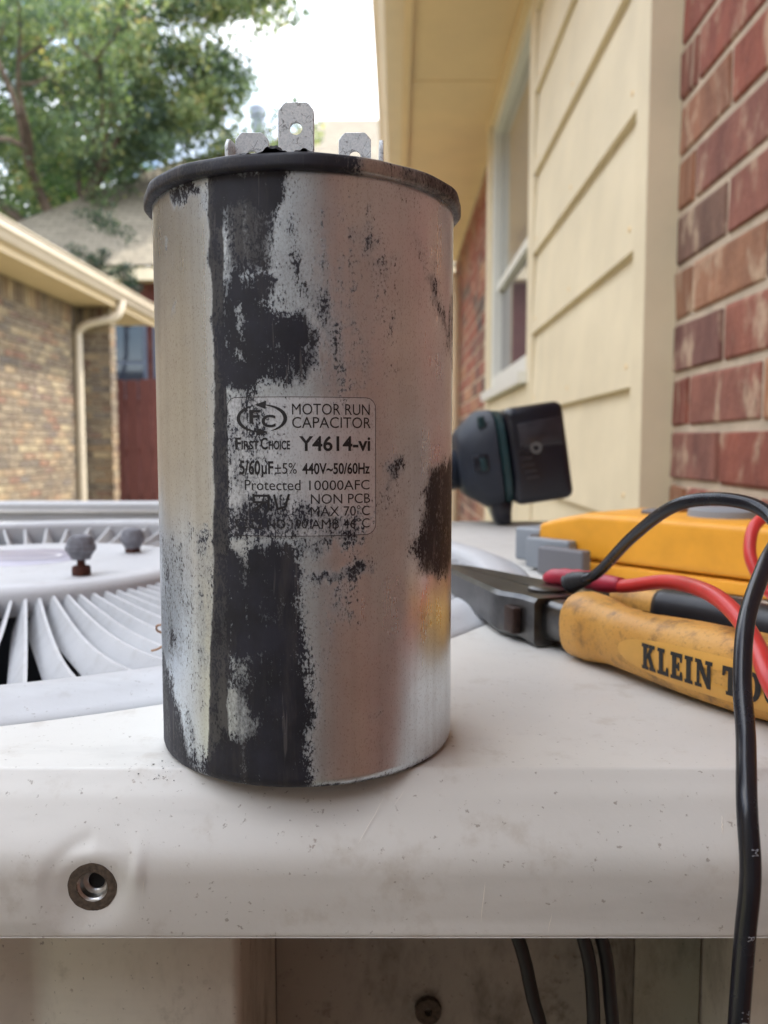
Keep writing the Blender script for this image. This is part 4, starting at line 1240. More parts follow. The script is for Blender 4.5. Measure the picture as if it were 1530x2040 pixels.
def text_polys(body, offset=0.0):
    cu = bpy.data.curves.new('t', 'FONT'); cu.body = body; cu.size = 1; cu.offset = offset; cu.fill_mode = 'FRONT'
    cu.resolution_u = 4
    ob = bpy.data.objects.new('t', cu); col.objects.link(ob)
    dg = bpy.context.evaluated_depsgraph_get()
    me = bpy.data.meshes.new_from_object(ob.evaluated_get(dg))
    V = np.array([tuple(q.co) for q in me.vertices])[:, :2]; F = [tuple(p.vertices) for p in me.polygons]
    bpy.data.objects.remove(ob); bpy.data.curves.remove(cu); bpy.data.meshes.remove(me)
    return V, F
PR = CR + 0.00011
def print_line(body, rect, offset=0.0):
    V, F = text_polys(body, offset)
    lo, hi = V.min(0), V.max(0)
    W = (V - lo) / (hi - lo)
    v = [on_can(rect[0] + (rect[2] - rect[0]) * p[0], rect[1] + (rect[3] - rect[1]) * p[1], PR) for p in W]
    return mk('print_line', v, F, M['ink'], lab)
print_line('MOTOR RUN', (0.5, 69.9, 26.6, 71.9))
print_line('CAPACITOR', (0.5, 67.5, 27.0, 69.5))
print_line('Y4614-vi', (2.7, 63.3, 26.8, 66.1), 0.022)
fl_ = [('F', -19.0, -16.9, 65.8), ('IRST', -16.7, -10.6, 65.25), ('C', -10.0, -7.6, 65.8), ('HOICE', -7.3, -0.2, 65.25)]
for tx, a0, a1, zt in fl_: print_line(tx, (a0, 63.6, a1, zt), 0.025)
print_line('5/60', (-17.5, 59.0, -10.2, 61.7), 0.025)
print_line('\u00b5F', (-9.8, 58.6, -5.8, 61.5), 0.025)
print_line('\u00b15%', (-5.3, 59.2, 1.9, 61.2))
print_line('440V~50/60Hz', (3.7, 59.1, 26.6, 61.2), 0.022)
print_line('Protected', (-15.7, 56.2, 3.1, 58.1))
print_line('10000AFC', (5.9, 56.2, 26.5, 58.0))
print_line('NON PCB', (6.4, 53.7, 26.7, 55.5))
print_line('MAX 70\u00b0C', (6.3, 51.4, 26.5, 53.3))
print_line('AMB 46\u00b0C', (6.5, 49.1, 26.5, 50.95))
print_line('C22.2 NO.190', (-19.3, 49.2, 5.2, 50.9))
# component mark: mirrored R joined to a tilted U
def stroke(pts, wd):
    v = []; f = []
    P = [np.array(p, float) for p in pts]
    for i in range(len(P) - 1):
        t = P[i + 1] - P[i]; t /= np.linalg.norm(t); nn = np.array([-t[1], t[0]]) * wd / 2
        b = len(v); e = t * wd * 0.35
        v += [P[i] + nn - e, P[i] - nn - e, P[i + 1] - nn + e, P[i + 1] + nn + e]; f.append((b, b + 1, b + 2, b + 3))
    return v, f
mv = []; mf = []
for si, pts in enumerate(([(-7.5, 52.7), (-7.5, 55.3)], [(-7.9, 55.2), (-12.6, 55.2)], [(-12.7, 55.4), (-12.7, 54.1)], [(-12.4, 54.0), (-7.9, 54.0)], [(-9.6, 53.8), (-12.4, 52.6)],
                          [(-5.6, 55.3), (-4.6, 53.0)], [(-4.4, 52.8), (-2.2, 53.2)], [(-2.0, 53.3), (-0.8, 55.4)])):
    q, ff = stroke([(p[0] * sc, p[1]) for p in pts], 0.42)
    b = len(mv); mv += [on_can(p[0] / sc, p[1], PR + 0.000004 * si) for p in q]; mf += [tuple(i + b for i in t) for t in ff]
mk('component_mark', mv, mf, M['ink'], lab)
# round logo: two tapering arrows chasing each other round the letters F and C
lc = (-9.7, 69.25); rx, ry = 8.0, 2.45
for s0 in (0, 180):
    v = []; f = []
    K = 30
    for i in range(K + 1):
        t = i / K
        a = R_(s0 + 84 - 150 * t)
        wd = 0.10 + 0.62 * math.sin(math.pi * t) ** 0.8
        for q in (1, -1):
            v.append(on_can(lc[0] + (rx + q * wd / 2 / sc) * math.cos(a), lc[1] + (ry + q * wd / 2 * 0.8) * math.sin(a), PR))
    for i in range(K): f.append((2 * i, 2 * i + 2, 2 * i + 3, 2 * i + 1))
    a = R_(s0 + 86)
    tip = (lc[0] - 2.6 * math.sin(R_(s0 + 90)), lc[1] + ry * math.sin(a))
    sg = 1 if s0 == 0 else -1
    b = len(v)
    v += [on_can(lc[0] - 2.2 * sg, lc[1] + sg * ry, PR), on_can(lc[0] + 1.8 * sg, lc[1] + sg * (ry + 0.75), PR), on_can(lc[0] + 1.4 * sg, lc[1] + sg * (ry - 0.75), PR)]
    f.append((b, b + 1, b + 2))
    mk('logo_arrow', v, f, M['ink'], lab)
print_line('F', (-13.8, 68.3, -10.2, 70.8), 0.03)
print_line('C', (-9.6, 67.6, -4.9, 69.9), 0.03)

# soot flakes that fell on the lip
fm_ = MB()
for i in range(120):
    x = rng.normal(-0.0440, 0.0022) if i < 85 else rng.normal(-0.040, 0.007)
    if i >= 112: x = rng.uniform(-0.02, 0.06)
    y = rng.normal(0.1580, 0.0028) - (0.003 if i > 85 else 0)
    y = min(max(y, 0.150), 0.166)
    if (x - CX) ** 2 + (y - CY) ** 2 < (CR + 0.0004) ** 2: continue
    z = np.interp(y, [p[0] for p in prof_lip[::-1]], [p[1] for p in prof_lip[::-1]]) if y < AYF else 0
    s = rng.uniform(0.00004, 0.00017) * (1 if rng.random() < 0.8 else 1.6)
    k = 5
    rot = rng.uniform(0, 6.28)
    ring = [(x + s * rng.uniform(0.5, 1.2) * math.cos(rot + a * 6.28 / k), y + s * rng.uniform(0.5, 1.2) * math.sin(rot + a * 6.28 / k), z + 0.00005 + rng.uniform(0, s * 0.5)) for a in range(k)]
    fm_.add(ring + [(x, y, z + s * 0.6)], [(a, (a + 1) % k, k) for a in range(k)])
so = fm_.build('soot_flakes', M['soot'])
tag(so, 'black soot crumbs scattered on the lip left of the capacitor', 'soot', kind='stuff')

# ------------------------------------------------------------------ pliers
M['tool_steel'] = flat('dark_tool_steel', (0.13, 0.128, 0.126, 1), 0.32, metal=1.0, var=0.35, scale=120, bump=0.25, bscale=700, dist=0.0002)
M['joint_rust'] = flat('joint_rust', srgb(64, 48, 42), 0.5, metal=0.5, var=0.4, scale=500)
def grip_mat():
    k = NB('worn_yellow_vinyl')
    n = k.noise(160, 6, 0.65); n2 = k.noise(40, 4, 0.6); n3 = k.noise(1100, 4, 0.6)
    a = k.ramp(n2, [(0.3, srgb(205, 146, 62)), (0.7, srgb(222, 168, 84))])
    a = k.mix(k.math('MULTIPLY', k.step(n, 0.46, 0.72), 0.75), a, srgb(116, 80, 44))
    a = k.mix(k.math('MULTIPLY', k.step(n3, 0.55, 0.75), 0.45), a, srgb(74, 52, 32))
    k.set('Base Color', a).set('Roughness', 0.5); k.bump(n3, 0.4, 0.0003)
    return k.m
M['grip'] = grip_mat()
ply = thing('pliers', (0.07, 0.23, 0), 'steel pliers with worn yellow dipped handles lying beside the capacitor', 'pliers')
J = Vector((0.0545, 0.2765, 0)); T = Vector((0.0292, 0.354, 0))
ax = (T - J).normalized(); sd = Vector((-ax.y, ax.x, 0)) * -1      # sd points away from the camera side (to the right)
if sd.x < 0: sd = -sd
UP = Vector((0, 0, 1))
def jaw(side, name):
    """Half of the nose: flat outer flank, tapering to the tip."""
    L = (T - J).length
    v = []; f = []
    K = 10
    for i in range(K + 1):
        t = i / K
        s = -0.016 + (L + 0.016) * t
        wd = 0.0145 * (1 - t) ** 0.75 + 0.0035 if t < 1 else 0.002
        if t < 0.12: wd = 0.0125
        hgt = 0.0078 - 0.0028 * t
        c = J + ax * s
        z0 = 0.0082
        a, b = (0.0003, wd)
        for (o, z) in ((a, z0 - hgt), (b - 0.0012, z0 - hgt), (b, z0 - hgt + 0.0014), (b, z0 + hgt - 0.0014), (b - 0.0012, z0 + hgt), (a, z0 + hgt)):
            p = c + sd * side * o; v.append((p.x, p.y, z))
    for i in range(K):
        for k in range(6):
            k2 = (k + 1) % 6
            f.append((i * 6 + k, i * 6 + k2, (i + 1) * 6 + k2, (i + 1) * 6 + k))
    f.append(tuple(range(6))); f.append(tuple(K * 6 + k for k in range(6)))
    return mk(name, v, f, M['tool_steel'], ply, auto=30)
jaw(-1, 'jaw'); jaw(1, 'jaw')
# step of the lap joint on the flank that faces the camera
p0 = J - sd * 0.0150 - ax * 0.004
v, f = rbox((0.0070, 0.0034, 0.0088), 0.0008, 2)
rot = Matrix.Rotation(math.atan2(ax.y, ax.x), 4, 'Z')
mk('joint_block', [Matrix.Translation((p0.x + sd.x * 0.001, p0.y + sd.y * 0.001, 0.0072)) @ rot @ q for q in v], f, M['joint_rust'], ply, auto=40)
v, f = lathe([(0.0068, 0), (0.0068, 0.0165), (0.0055, 0.0172), (0.0004, 0.0172)], 32, (J.x + 0.001, J.y - 0.001, 0))
mk('pivot', v, f, M['tool_steel'], ply, auto=40)

def handle(path, wid, hgt, mat, name, e=2.6, seg=28):
    """Swept grip; returns the object and a function that maps (arc length, height) onto its camera-side flank."""
    P = [Vector(p) for p in catmull(path, 8)]
    n = len(P)
    W = np.interp(np.linspace(0, 1, n), np.linspace(0, 1, len(wid)), wid); Hh = np.interp(np.linspace(0, 1, n), np.linspace(0, 1, len(hgt)), hgt)
    secs = []
    for i in range(n):
        t = (P[min(i + 1, n - 1)] - P[max(i - 1, 0)]).normalized()
        s = t.cross(UP).normalized()
        secs.append((P[i], s, UP, W[i], Hh[i], e))
    v, f = loft(secs, seg)
    o = mk(name, v, f, mat, ply, smooth=True)
    arc = [0]
    for i in range(1, n): arc.append(arc[-1] + (P[i] - P[i - 1]).length)
    def surf(s, z, sign, lift=0.0002):
        i = min(max(np.searchsorted(arc, s) - 1, 0), n - 2)
        q = (s - arc[i]) / (arc[i + 1] - arc[i])
        c = P[i].lerp(P[i + 1], q); sv_ = Vector(secs[i][1]).lerp(Vector(secs[i + 1][1]), q)
        w_ = W[i] + (W[i + 1] - W[i]) * q; h_ = Hh[i] + (Hh[i + 1] - Hh[i]) * q
        k = (1 - min(0.999, abs(z / h_)) ** e) ** (1 / e)
        return c + sv_ * sign * (w_ * k + lift) + Vector((0, 0, z))
    return o, surf, arc
hz = 0.0102
near_path = [(0.0590, 0.2530, hz), (0.0612, 0.2475, hz), (0.0640, 0.2400, hz), (0.0672, 0.2320, hz), (0.0725, 0.2200, hz), (0.0795, 0.2070, hz), (0.0880, 0.1930, hz), (0.0985, 0.1790, hz), (0.1110, 0.1680, hz), (0.1260, 0.1620, hz), (0.140, 0.1600, hz)]
nh_o, nsurf, arc = handle(near_path, [0.0052, 0.0090, 0.0088, 0.0074, 0.0076, 0.0084, 0.0088, 0.0086, 0.0080, 0.0076, 0.0040], [0.0058, 0.0100, 0.0098, 0.0084, 0.0086, 0.0094, 0.0098, 0.0096, 0.0092, 0.0088, 0.0045], M['grip'], 'handle')
fz = 0.0095
far_path = [(0.0760, 0.2820, fz), (0.0800, 0.2800, fz), (0.0855, 0.2765, fz), (0.0920, 0.2700, fz), (0.1000, 0.2600, fz), (0.1090, 0.2450, fz), (0.1170, 0.2260, fz), (0.1240, 0.2060, fz), (0.1300, 0.1880, fz)]
fh_o, fsurf, farc = handle(far_path, [0.004, 0.0068, 0.0062, 0.0062, 0.0066, 0.0070, 0.007, 0.0066, 0.004], [0.0042, 0.0078, 0.0072, 0.0072, 0.0076, 0.008, 0.008, 0.0076, 0.004], M['grip'], 'handle')
sleeve_path = [tuple(Vector(p)) for p in catmull(far_path[3:8], 6)]
W2 = np.interp(np.linspace(0, 1, len(sleeve_path)), [0, 0.04, 0.5, 1], [0.0064, 0.0069, 0.0074, 0.0070])
secs = []
for i, p in enumerate(sleeve_path):
    t = (Vector(sleeve_path[min(i + 1, len(sleeve_path) - 1)]) - Vector(sleeve_path[max(i - 1, 0)])).normalized()
    secs.append((p, t.cross(UP).normalized(), UP, W2[i], W2[i] + 0.0010, 2.6))
v, f = loft(secs, 28)
mk('grip_sleeve', v, f, M['black_plastic'], fh_o, smooth=True)['label'] = 'glossy black sleeve over the far handle'
# necks from the joint into the handles
for pts in ([(0.054, 0.268, 0.0085), (0.0575, 0.258, 0.009), (0.0605, 0.249, 0.0098)], [(0.060, 0.283, 0.0085), (0.068, 0.2825, 0.009), (0.0785, 0.2808, 0.0094)]):
    P = [Vector(p) for p in catmull(pts, 5)]
    secs = []
    for i, p in enumerate(P):
        t = (P[min(i + 1, len(P) - 1)] - P[max(i - 1, 0)]).normalized()
        secs.append((p, t.cross(UP).normalized(), UP, 0.0075 - 0.002 * i / len(P), 0.0072 - 0.0015 * i / len(P), 4))
    v, f = loft(secs, 20)
    mk('shank', v, f, M['tool_steel'], ply, auto=40)
# black inner strip along the top of the near handle
v = []; f = []
for i in range(25):
    s = 0.030 + 0.075 * i / 24
    a = nsurf(s, 0.0072, -1, 0.0003); b = nsurf(s, 0.0088, -1, 0.0003)
    wv = 1 if 0 < i < 24 else 0.3
    v += [a, b]
for i in range(24): f.append((2 * i, 2 * i + 1, 2 * i + 3, 2 * i + 2))
mk('dark_inlay', v, f, M['black_plastic'], nh_o, smooth=True)
# raised name panel and lettering on the flank that faces the camera
GL = {
 'L': [(0,0),(.8,0),(.8,.34),(.68,.34),(.62,.16),(.42,.16),(.42,.86),(.52,.86),(.52,1),(0,1),(0,.86),(.12,.86),(.12,.14),(0,.14)],
 'I': [(0,0),(.52,0),(.52,.14),(.41,.14),(.41,.86),(.52,.86),(.52,1),(0,1),(0,.86),(.11,.86),(.11,.14),(0,.14)],
 'E': [(0,0),(.82,0),(.82,.34),(.70,.34),(.64,.16),(.42,.16),(.42,.43),(.52,.43),(.52,.35),(.64,.35),(.64,.67),(.52,.67),(.52,.59),(.42,.59),(.42,.84),(.62,.84),(.68,.68),(.8,.68),(.8,1),(0,1),(0,.86),(.12,.86),(.12,.14),(0,.14)],
 'T': [(.2,0),(.72,0),(.72,.14),(.61,.14),(.61,.84),(.72,.84),(.79,.66),(.92,.66),(.92,1),(0,1),(0,.66),(.13,.66),(.2,.84),(.31,.84),(.31,.14),(.2,.14)],
 'K': [(0,0),(.52,0),(.52,.14),(.42,.14),(.42,.38),(.5,.47),(.66,.14),(.58,.14),(.58,0),(1.04,0),(1.04,.14),(.96,.14),(.70,.64),(.86,.86),(.98,.86),(.98,1),(.54,1),(.54,.86),(.61,.86),(.42,.6),(.42,.86),(.52,.86),(.52,1),(0,1),(0,.86),(.12,.86),(.12,.14),(0,.14)],
 'N': [(0,0),(.42,0),(.42,.14),(.3,.14),(.3,.64),(.72,0),(.94,0),(.94,.86),(1.04,.86),(1.04,1),(.62,1),(.62,.86),(.74,.86),(.74,.4),(.36,1),(0,1),(0,.86),(.12,.86),(.12,.14),(0,.14)],
 'S': [(.0,.0),(.1,.0),(.14,.07),(.4,.0),(.68,.08),(.78,.28),(.66,.48),(.36,.62),(.28,.72),(.36,.84),(.5,.82),(.6,.68),(.72,.68),(.72,1),(.62,1),(.58,.94),(.36,1),(.1,.92),(.0,.72),(.1,.52),(.4,.38),(.5,.28),(.4,.16),(.24,.18),(.12,.34),(.0,.34)],
}
def letters():
    out = []; x = 0
    for ch in 'KLEIN TOOLS':
        if ch == ' ': x += 0.42; continue
        if ch == 'O':
            v = []; K = 28
            for k in range(K):
                a = 2 * math.pi * k / K
                v.append((x + 0.48 + 0.48 * math.cos(a), 0.5 + 0.52 * math.sin(a))); v.append((x + 0.48 + 0.20 * math.cos(a), 0.5 + 0.38 * math.sin(a)))
            out.append((v, [(2 * k, (2 * k + 2) % (2 * K), (2 * k + 3) % (2 * K), 2 * k + 1) for k in range(K)])); x += 1.1; continue
        P = GL[ch]
        out.append(([(x + p[0], p[1]) for p in P], [tuple(range(len(P)))])); x += max(p[0] for p in P) + 0.14
    return out, x
Ls, tw = letters()
S0, S1 = 0.0405, 0.0885
mbx = MB()
for v, f in Ls:
    mbx.add([nsurf(S0 + (S1 - S0) * p[0] / tw, -0.0040 + 0.0068 * p[1], 1, 0.00045) for p in v], f)
mbx.build('lettering', flat('worn_black_print', (0.02, 0.018, 0.016, 1), 0.6, var=0.4, scale=900), nh_o)
v = []; f = []
K = 40
for k in range(K):
    a = 2 * math.pi * k / K
    e = 3.2
    ca, sa = math.cos(a), math.sin(a)
    q = nsurf((S0 + S1) / 2 + 0.003 + 0.036 * math.copysign(abs(ca) ** (2 / e), ca), -0.0006 + 0.0052 * math.copysign(abs(sa) ** (2 / 2.2), sa), 1, 0.0002)
    v.append(q)
for r_ in (0.75, 0.4):
    for k in range(K):
        a = 2 * math.pi * k / K; e = 3.2
        ca, sa = math.cos(a), math.sin(a)
        v.append(nsurf((S0 + S1) / 2 + 0.003 + 0.036 * r_ * math.copysign(abs(ca) ** (2 / e), ca), -0.0006 + 0.0052 * r_ * math.copysign(abs(sa) ** (2 / 2.2), sa), 1, 0.00028))
for r_ in range(2):
    for k in range(K):
        k2 = (k + 1) % K
        f.append((r_ * K + k, r_ * K + k2, (r_ + 1) * K + k2, (r_ + 1) * K + k))
f.append(tuple(2 * K + k for k in range(K)))
mk('name_panel', v, f, flat('smooth_yellow_vinyl', srgb(222, 166, 78), 0.45, var=0.08, scale=150), nh_o, smooth=True)

# ------------------------------------------------------------------ clamp meter
M['meter_yellow'] = flat('meter_yellow', srgb(238, 166, 48), 0.48, var=0.09, scale=60, bump=0.12, bscale=900, dist=0.0002)
M['meter_grey'] = flat('meter_grey', srgb(140, 146, 152), 0.45, var=0.06, scale=40, bump=0.1, bscale=900, dist=0.0002)
M['meter_dark_grey'] = flat('meter_dark_grey', srgb(112, 112, 116), 0.5, var=0.06, scale=40)
met = thing('clamp_meter', (0.14, 0.36, 0), 'yellow handheld meter with grey end fittings lying behind the pliers', 'meter')
ML = Vector((0.64, -0.768, 0)); MW = Vector((0.768, 0.64, 0)); MO = Vector((0.0800, 0.4280, 0))
def msec(s, w0, w1, z0, z1, e):
    c = MO + ML * s + MW * (w0 + w1) / 2; c.z = (z0 + z1) / 2
    return (c, MW, UP, (w1 - w0) / 2, (z1 - z0) / 2, e)
v, f = loft([msec(0.0, 0.003, 0.057, 0.0090, 0.0230, 7), msec(0.0012, 0.001, 0.059, 0.0078, 0.0245, 9), msec(0.012, 0.0, 0.060, 0.0075, 0.0275, 10), msec(0.028, 0.0, 0.061, 0.0075, 0.0310, 10), msec(0.05, 0.0, 0.062, 0.0075, 0.0315, 10),
             msec(0.10, 0.0, 0.064, 0.0075, 0.0315, 10), msec(0.17, 0.0, 0.064, 0.0075, 0.0310, 10), msec(0.188, 0.002, 0.062, 0.0078, 0.0290, 9), msec(0.191, 0.006, 0.058, 0.010, 0.026, 7)], 56)
mbody = mk('body', v, f, M['meter_yellow'], met, auto=35)
v, f = loft([msec(0.004, 0.004, 0.056, 0.0015, 0.0072, 7), msec(0.006, 0.0012, 0.0590, 0.0008, 0.0072, 9), msec(0.05, 0.0008, 0.0612, 0.0005, 0.0072, 10), msec(0.17, 0.0008, 0.0632, 0.0005, 0.0072, 10), msec(0.187, 0.004, 0.060, 0.0012, 0.0072, 8)], 56)
mk('back_shell', v, f, M['meter_yellow'], met, auto=35)
def mbox(name, s0, s1, w0, w1, z0, z1, mat, bev=0.0012, parent=None):
    v, f = rbox((s1 - s0, w1 - w0, z1 - z0), bev, 3)
    r = Matrix(((ML.x, MW.x, 0), (ML.y, MW.y, 0), (0, 0, 1)))
    c = MO + ML * (s0 + s1) / 2 + MW * (w0 + w1) / 2; c.z = (z0 + z1) / 2
    return mk(name, [c + r @ q for q in v], f, mat, parent or met, auto=35)
mbox('jaw_tip', -0.019, -0.0015, 0.004, 0.030, 0.0025, 0.0205, M['meter_grey'], 0.0018)
mbox('jaw_side', -0.0015, 0.026, -0.0075, -0.0004, 0.0015, 0.0172, M['meter_grey'], 0.0012)
mbox('jaw_trigger', 0.0125, 0.040, -0.0150, -0.0078, 0.0005, 0.0142, M['meter_dark_grey'], 0.0012)
mbox('jaw_groove', -0.0030, -0.0012, -0.004, 0.006, 0.002, 0.0178, M['meter_dark_grey'], 0.0006)
c = MO + ML * 0.085 + MW * 0.032
v, f = lathe([(0.0165, 0.031), (0.0160, 0.0345), (0.0145, 0.0352), (0.0004, 0.0352)], 36, (c.x, c.y, 0))
mk('dial', v, f, M['meter_grey'], met, auto=35)
mbox('button', 0.052, 0.060, 0.014, 0.024, 0.031, 0.0338, M['meter_dark_grey'], 0.001)
mbox('button', 0.052, 0.060, 0.036, 0.046, 0.031, 0.0338, flat('button_brown', srgb(150, 110, 70), 0.5), 0.001)
mbox('screen', 0.115, 0.16, 0.010, 0.054, 0.0309, 0.0320, flat('lcd', srgb(150, 158, 140), 0.2), 0.0005)

# ------------------------------------------------------------------ test leads
M['lead_black'] = flat('black_lead_sheath', (0.010, 0.011, 0.016, 1), 0.25, var=0.2, scale=200, bump=0.15, bscale=300, dist=0.0003)
M['lead_red'] = flat('red_lead_sheath', srgb(206, 58, 54), 0.34, var=0.1, scale=120, bump=0.15, bscale=300, dist=0.0003)
M['boot_red'] = flat('dark_red_boot', srgb(178, 44, 64), 0.45, var=0.15, scale=150)
bl = thing('test_lead', (0.06, 0.2, 0), 'glossy black test lead arching up and hanging over the front lip', 'cable')
bp = [(0.0605, 0.262, 0.0205), (0.0631, 0.256, 0.0226), (0.0661, 0.25, 0.026), (0.0683, 0.225, 0.0393), (0.0721, 0.205, 0.0491), (0.0785, 0.195, 0.0517), (0.0846, 0.186, 0.0505), (0.0850, 0.176, 0.0460), (0.0775, 0.166, 0.0400), (0.0693, 0.155, 0.0316), (0.0648, 0.146, 0.0225), (0.0622, 0.138, 0.0145), (0.0585, 0.1285, 0.0065), (0.0581, 0.1255, -0.0033), (0.0576, 0.1255, -0.014), (0.0571, 0.1255, -0.0281), (0.0578, 0.128, -0.045), (0.060, 0.135, -0.1), (0.07, 0.12, -0.4)]
bpath = catmull(bp, 10)
lead = mk('sheath', *tube(bpath, 0.00165, 18), M['lead_black'], bl, smooth=True)
mk('boot', *tube(catmull([(0.0590, 0.2640, 0.0190), (0.0605, 0.2625, 0.0204), (0.0618, 0.2600, 0.0214), (0.0640, 0.2555, 0.0230)], 5), [0.0022, 0.0030, 0.0034, 0.0030, 0.0031, 0.0033, 0.0030, 0.0031, 0.0032, 0.0029, 0.0029, 0.0028, 0.0026, 0.0024, 0.0022, 0.0020], 16), M['black_plastic'], bl, smooth=True)
# faint white print on the sheath
def lead_print(body, i0, size, roll, rotate=True):
    V, F = text_polys(body, 0.0)
    lo, hi = V.min(0), V.max(0)
    V = (V - lo) / (hi[1] - lo[1]) * size
    P = [Vector(p) for p in bpath]
    arcl = [0]
    for a, b in zip(P, P[1:]): arcl.append(arcl[-1] + (b - a).length)
    out = []
    for q in V:
        s = arcl[i0] + q[0]
        i = min(max(np.searchsorted(arcl, s) - 1, 0), len(P) - 2)
        t = (P[i + 1] - P[i]).normalized(); c = P[i] + t * (s - arcl[i])
        sd_ = t.cross(Vector((0, -1, 0))).normalized(); fr = sd_.cross(t)
        if fr.y > 0: fr = -fr
        a = roll + (q[1] - size / 2) / 0.00165
        out.append(c + (fr * math.cos(a) - sd_ * math.sin(a) * (1 if sd_.x > 0 else -1) * -1) * 0.0017)
    return mk('sheath_print', out, F, M['sheath_print'], lead)
M['sheath_print'] = flat('faded_white_print', srgb(150, 152, 158), 0.6)
lead_print('716', 148, 0.0013, 0.15); lead_print('R', 139, 0.0011, 0.15); lead_print('M', 126, 0.0011, 0.1)

rl = thing('test_lead', (0.09, 0.23, 0), 'red test lead draped across the yellow plier handles', 'cable')
rp = [(0.0700, 0.268, 0.0190), (0.0755, 0.255, 0.0205), (0.0818, 0.235, 0.0252), (0.0832, 0.21, 0.0268), (0.0835, 0.193, 0.0245), (0.0823, 0.179, 0.0200), (0.0806, 0.166, 0.0140), (0.084, 0.156, 0.0060), (0.095, 0.150, 0.0030), (0.115, 0.152, 0.0035), (0.135, 0.18, 0.003), (0.142, 0.22, 0.003), (0.140, 0.255, 0.006), (0.1347, 0.28, 0.0123), (0.1311, 0.285, 0.0185), (0.1298, 0.290, 0.0267), (0.1338, 0.295, 0.0360), (0.1450, 0.300, 0.0400), (0.160, 0.30, 0.0370), (0.175, 0.295, 0.0335)]
mk('sheath', *tube(catmull(rp, 8), 0.00215, 16), M['lead_red'], rl, smooth=True)
mk('boot', *tube(catmull([(0.0560, 0.2835, 0.0185), (0.0600, 0.279, 0.0195), (0.0665, 0.272, 0.0200), (0.0715, 0.2645, 0.0198), (0.0748, 0.2565, 0.0206)], 4), [0.0014, 0.0022, 0.0027, 0.0029, 0.0028, 0.0031, 0.0028, 0.0031, 0.0028, 0.0032, 0.0029, 0.0031, 0.0029, 0.0029, 0.0027, 0.0025, 0.0023], 16), M['boot_red'], rl, smooth=True)

# ------------------------------------------------------------------ cordless impact driver, lying on its side
M['driver_dark'] = flat('navy_black_plastic', srgb(14, 15, 26), 0.3, var=0.3, scale=40, bump=0.1, bscale=500, dist=0.0002)
M['driver_rubber'] = flat('dark_slate_rubber', srgb(26, 32, 44), 0.6, var=0.2, scale=40, bump=0.2, bscale=800, dist=0.0002)
M['driver_teal'] = flat('teal_plastic', srgb(14, 48, 52), 0.4, var=0.1, scale=40)
M['driver_scuff'] = flat('scuffed_label', srgb(40, 37, 42), 0.3, var=0.5, scale=60)
dr = thing('impact_driver', (0.06, 0.69, 0), 'dark navy and teal cordless driver with battery lying behind the meter', 'power tool')
TL = R_(-8.5)
DC = Vector((0.1205, 0.640, 0.0585))
rotm = Matrix.Translation(DC) @ Matrix.Rotation(TL, 4, 'Y')
def dloc(p): return rotm @ Vector(p)
v, f = rbox((0.0465, 0.110, 0.0765), 0.0065, 4)
bat = mk('battery', [dloc((p.x, p.y + 0.055, p.z)) for p in v], f, M['driver_dark'], dr, auto=40)
v, f = rbox((0.034, 0.0016, 0.020), 0.0007, 2)
mk('battery_label', [dloc((p.x + 0.003, p.y + 0.0002, p.z * (1 + 6 * p.x) + 0.0155)) for p in v], f, M['driver_scuff'], bat, auto=40)
for i in range(5):
    v, f = rbox((0.009, 0.0016, 0.0016), 0.0005, 1)
    mk('charge_mark', [dloc((p.x - 0.0115 + 0.001 * i, p.y, p.z + 0.002 - 0.005 * i)) for p in v], f, M['driver_scuff'], bat)
v, f = ringx(0.0022, 0.0046, -0.0012, 0.002, (-0.002, 0.0045), 24)
mk('check_button', [dloc(p) for p in v], f, flat('pale_ring', srgb(90, 88, 86), 0.5), bat)
def dsec(x, hy, hz_, zc=0.0, yc=0.052, e=4): return (dloc((x, yc, zc)), rotm.to_3x3() @ Vector((0, 1, 0)), rotm.to_3x3() @ Vector((0, 0, 1)), hy, hz_, e)
v, f = loft([dsec(-0.0236, 0.050, 0.036), dsec(-0.0240, 0.053, 0.0385), dsec(-0.0290, 0.053, 0.0392), dsec(-0.0300, 0.050, 0.037)], 40)
mk('rail_band', v, f, M['driver_teal'], dr, auto=40)
v, f = loft([dsec(-0.0302, 0.050, 0.0375), dsec(-0.031, 0.053, 0.0400), dsec(-0.0400, 0.053, 0.0405, e=3.4), dsec(-0.0500, 0.049, 0.0330, e=3), dsec(-0.0580, 0.043, 0.0270, e=3), dsec(-0.0600, 0.040, 0.0240, e=3), dsec(-0.0610, 0.030, 0.0170, -0.004, e=2.6)], 40)
foot = mk('foot', v, f, M['driver_rubber'], dr, auto=45)
v, f = loft([dsec(-0.058, 0.024, 0.0165, -0.005, e=2.4), dsec(-0.072, 0.0225, 0.0155, -0.006, e=2.3), dsec(-0.10, 0.0215, 0.0155, -0.006, e=2.3), dsec(-0.13, 0.023, 0.016, -0.006, e=2.3), dsec(-0.165, 0.026, 0.0185, -0.006, e=2.3), dsec(-0.185, 0.030, 0.022, -0.004, e=2.3)], 32)
mk('grip', v, f, M['driver_rubber'], dr, smooth=True)
HC = dloc((-0.200, 0.052, 0.0))
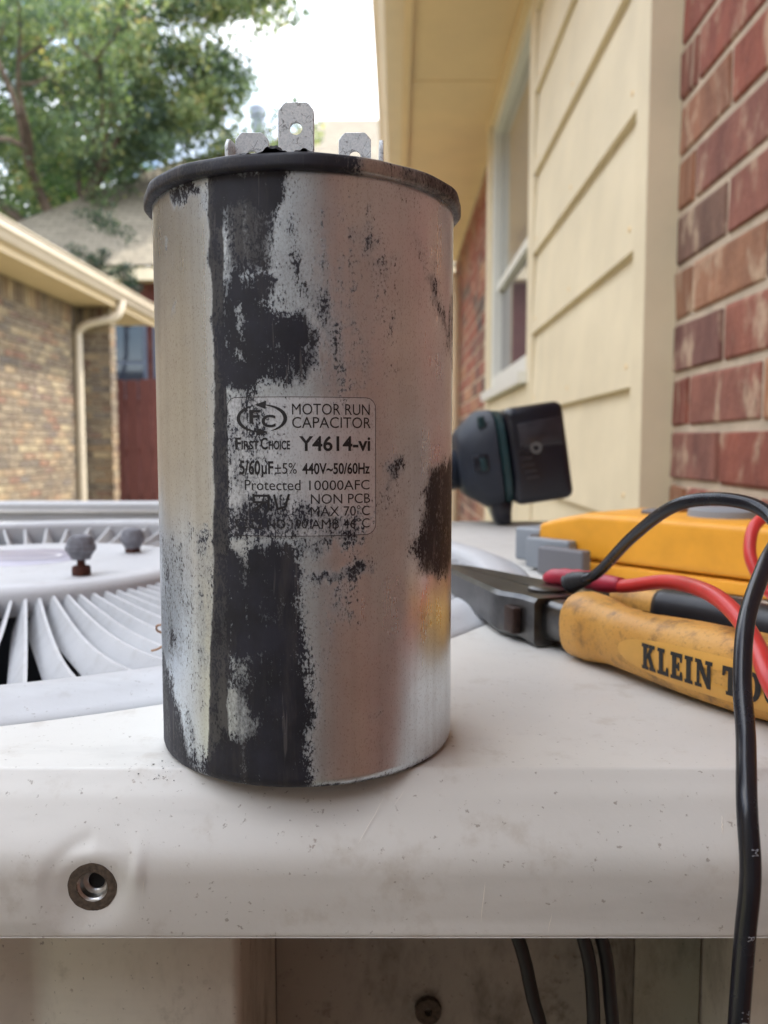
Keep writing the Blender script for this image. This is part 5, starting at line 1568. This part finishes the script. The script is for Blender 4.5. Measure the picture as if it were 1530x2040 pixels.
hp = [(0.001, -0.060), (0.022, -0.060), (0.0275, -0.055), (0.0285, -0.03), (0.0285, 0.03), (0.026, 0.04), (0.022, 0.065), (0.016, 0.07), (0.0155, 0.078), (0.009, 0.08), (0.001, 0.08)]
v, f = lathe(hp, 36)
mk('motor_head', [(HC.x + p[0], HC.y + p[2], 0.0293 + p[1]) for p in v], f, M['driver_teal'], dr, auto=40)
for (x, z, sx, sz, mt) in ((-0.0455, -0.001, 0.012, 0.013, 'driver_dark'), (-0.0440, -0.002, 0.005, 0.010, 'driver_teal'), (-0.0410, 0.0305, 0.006, 0.009, 'driver_teal')):
    v, f = rbox((sx, 0.004, sz), 0.001, 2)
    yo = 0.0035 if z > 0.02 else (0.0002 if mt == 'driver_dark' else -0.0008)
    mk('switch', [dloc((p.x + x, p.y + yo, p.z + z)) for p in v], f, M[mt], foot, auto=40)
# belt hook under the foot: this is what it rests on
hb = dloc((-0.030, 0.035, -0.040))
v, f = loft([((hb.x, hb.y - 0.004, 0.0012), (1, 0, 0), (0, 1, 0), 0.0055, 0.014, 3), ((hb.x, hb.y - 0.004, 0.0022), (1, 0, 0), (0, 1, 0), 0.0068, 0.016, 3), ((hb.x - 0.002, hb.y - 0.004, 0.010), (1, 0, 0), (0, 1, 0), 0.0085, 0.019, 3), ((hb.x - 0.004, hb.y - 0.004, hb.z + 0.012), (1, 0, 0), (0, 1, 0), 0.012, 0.022, 3)], 24)
mk('belt_hook', v, f, M['driver_dark'], dr, smooth=True)

# ------------------------------------------------------------------ dry tendril caught on the grille
v, f = tube(catmull([(-0.0650, 0.2260, 0.0072), (-0.0630, 0.2262, 0.0078), (-0.0612, 0.2275, 0.0092), (-0.0622, 0.2290, 0.0112), (-0.0640, 0.2288, 0.0124), (-0.0636, 0.2276, 0.0140), (-0.0618, 0.2278, 0.0142)], 6), 0.00032, 6)
td = mk('dry_tendril', v, f, flat('dry_stem', srgb(168, 128, 96), 0.8))
tag(td, 'tiny curled brown plant tendril on the grille ring by the capacitor', 'tendril')
